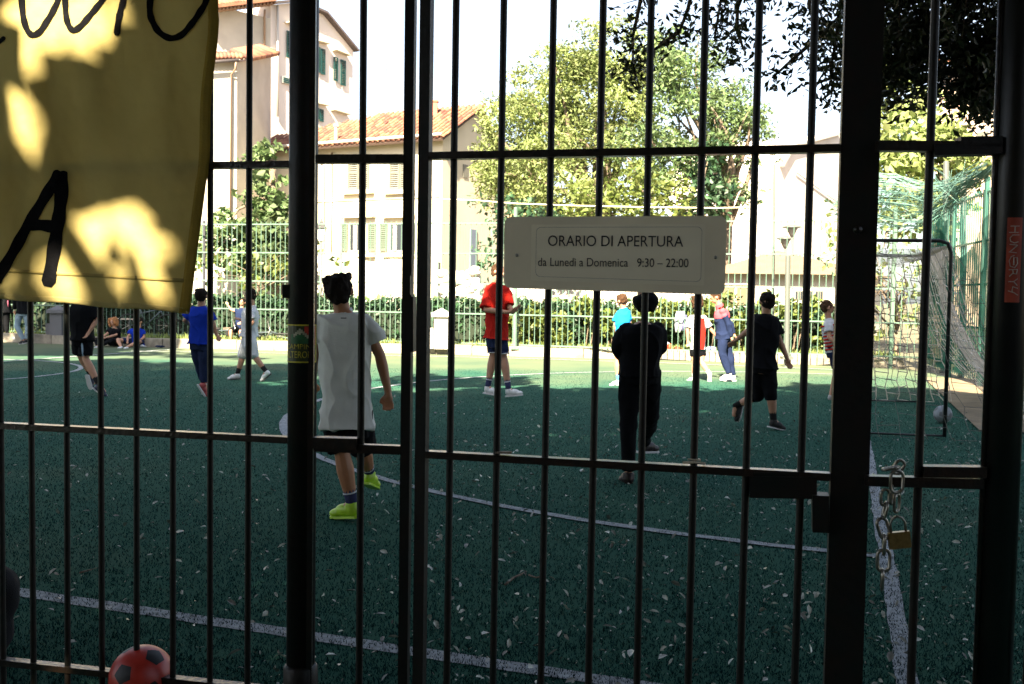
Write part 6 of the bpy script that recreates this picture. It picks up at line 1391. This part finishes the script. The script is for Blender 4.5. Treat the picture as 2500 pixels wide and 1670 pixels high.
blobthing('paper_bag', 'crumpled white paper bag on the turf near the seated boy', 'bag', cq, [(1090, 1080, 16, 9), (1110, 1084, 14, 6)], 25.7, white_f)
# jacket hung on the railing
def hung(name, label, crop, outline, D, mt):
    x0, y0, k = crop; mb = MB(); n_ = len(outline); rows = []
    for (xl, xr, y_) in outline: rows.append([pix(x0+(xl+(xr-xl)*f)/k, y0+y_/k, D)+Vector((0, -.05-.035*math.sin(f*9+y_*.01)-.02*math.sin(f*3.1), 0)) for f in [i/8 for i in range(9)]])
    mb.add([p for r_ in rows for p in r_], [(i*9+j_, i*9+j_+1, (i+1)*9+j_+1, (i+1)*9+j_) for i in range(n_-1) for j_ in range(8)]); o = mb.obj(name, mt, None, True, at=rows[0][4]); md = o.modifiers.new('t', 'SOLIDIFY'); md.thickness = .02; return tag(o, label, 'jacket')
hung('hanging_jacket', 'white jacket hung over the railing behind the black hoodie', cf, [(1080, 1190, 375), (1060, 1200, 430), (1045, 1185, 520), (1045, 1165, 610), (1050, 1130, 695)], 23.75, white_f)
hung('hanging_jacket', 'dark blue jumper hung beside the white jacket on the railing', cf, [(1190, 1230, 430), (1180, 1235, 520), (1165, 1215, 600), (1150, 1205, 670)], 23.7, fabric('dusk_blue', (.10, .10, .2)))
# bicycles lying on the verge
def bicycle(px, py, D, ang, lean, label):
    g_ = pix(px, py, D); t_ = thing('bicycle', label, 'bicycle', (g_.x, g_.y, .2), 'bicycles lying on the verge')
    RM = Matrix.Rotation(ang, 3, 'Z') @ Matrix.Rotation(lean, 3, 'X'); o0 = Vector((g_.x, g_.y, .24))
    X = lambda x_, y_, z_=0: o0+RM@Vector((x_, z_, y_))
    rubber = mat('tyre_rubber', (.02, .02, .02), .8)
    for cx_ in (-.5, .5):
        w_ = MB(); pts = [X(cx_+.31*math.cos(a), .31+.31*math.sin(a)) for a in [math.tau*i/24 for i in range(25)]]; wo = w_.tube(pts, .02, 6, cap=False).obj('wheel', rubber, t_, True)
        sp_ = MB(); [sp_.tube([X(cx_, .31), X(cx_+.29*math.cos(a), .31+.29*math.sin(a))], .003, 3) for a in [math.tau*i/12 for i in range(12)]]; stuff(sp_.obj('spokes', steel, wo))
    fm = MB(); [fm.tube([X(*a), X(*b_)], .018, 6) for a, b_ in (((-.5, .31), (-.08, .3)), ((-.5, .31), (-.18, .68)), ((-.08, .3), (-.2, .78)), ((-.08, .3), (.32, .72)), ((-.17, .66), (.3, .78)), ((.28, .86), (.5, .31)))]; fm.obj('frame', mat('bike_frame', (.06, .08, .09), .4), t_, True)
    MB().tube([X(-.3, .84), X(-.1, .84)], [.05, .03], 6).obj('saddle', rubber, t_, True); MB().tube([X(.22, .93, -.25), X(.3, .9, 0), X(.22, .93, .25)], .014, 6).obj('handlebar', steel, t_, True)
bicycle(560, 832, 26.9, .1, 1.25, 'bicycle lying flat on the verge below the seated boy in the vest')
bicycle(668, 830, 26.7, -.2, 1.3, 'bicycle lying flat on the verge right of the white kit player')
bicycle(365, 800, 27.3, .2, .35, 'bicycle leaning against the railing behind the seated boy in blue')

bpy.data.scenes.remove(TMP)
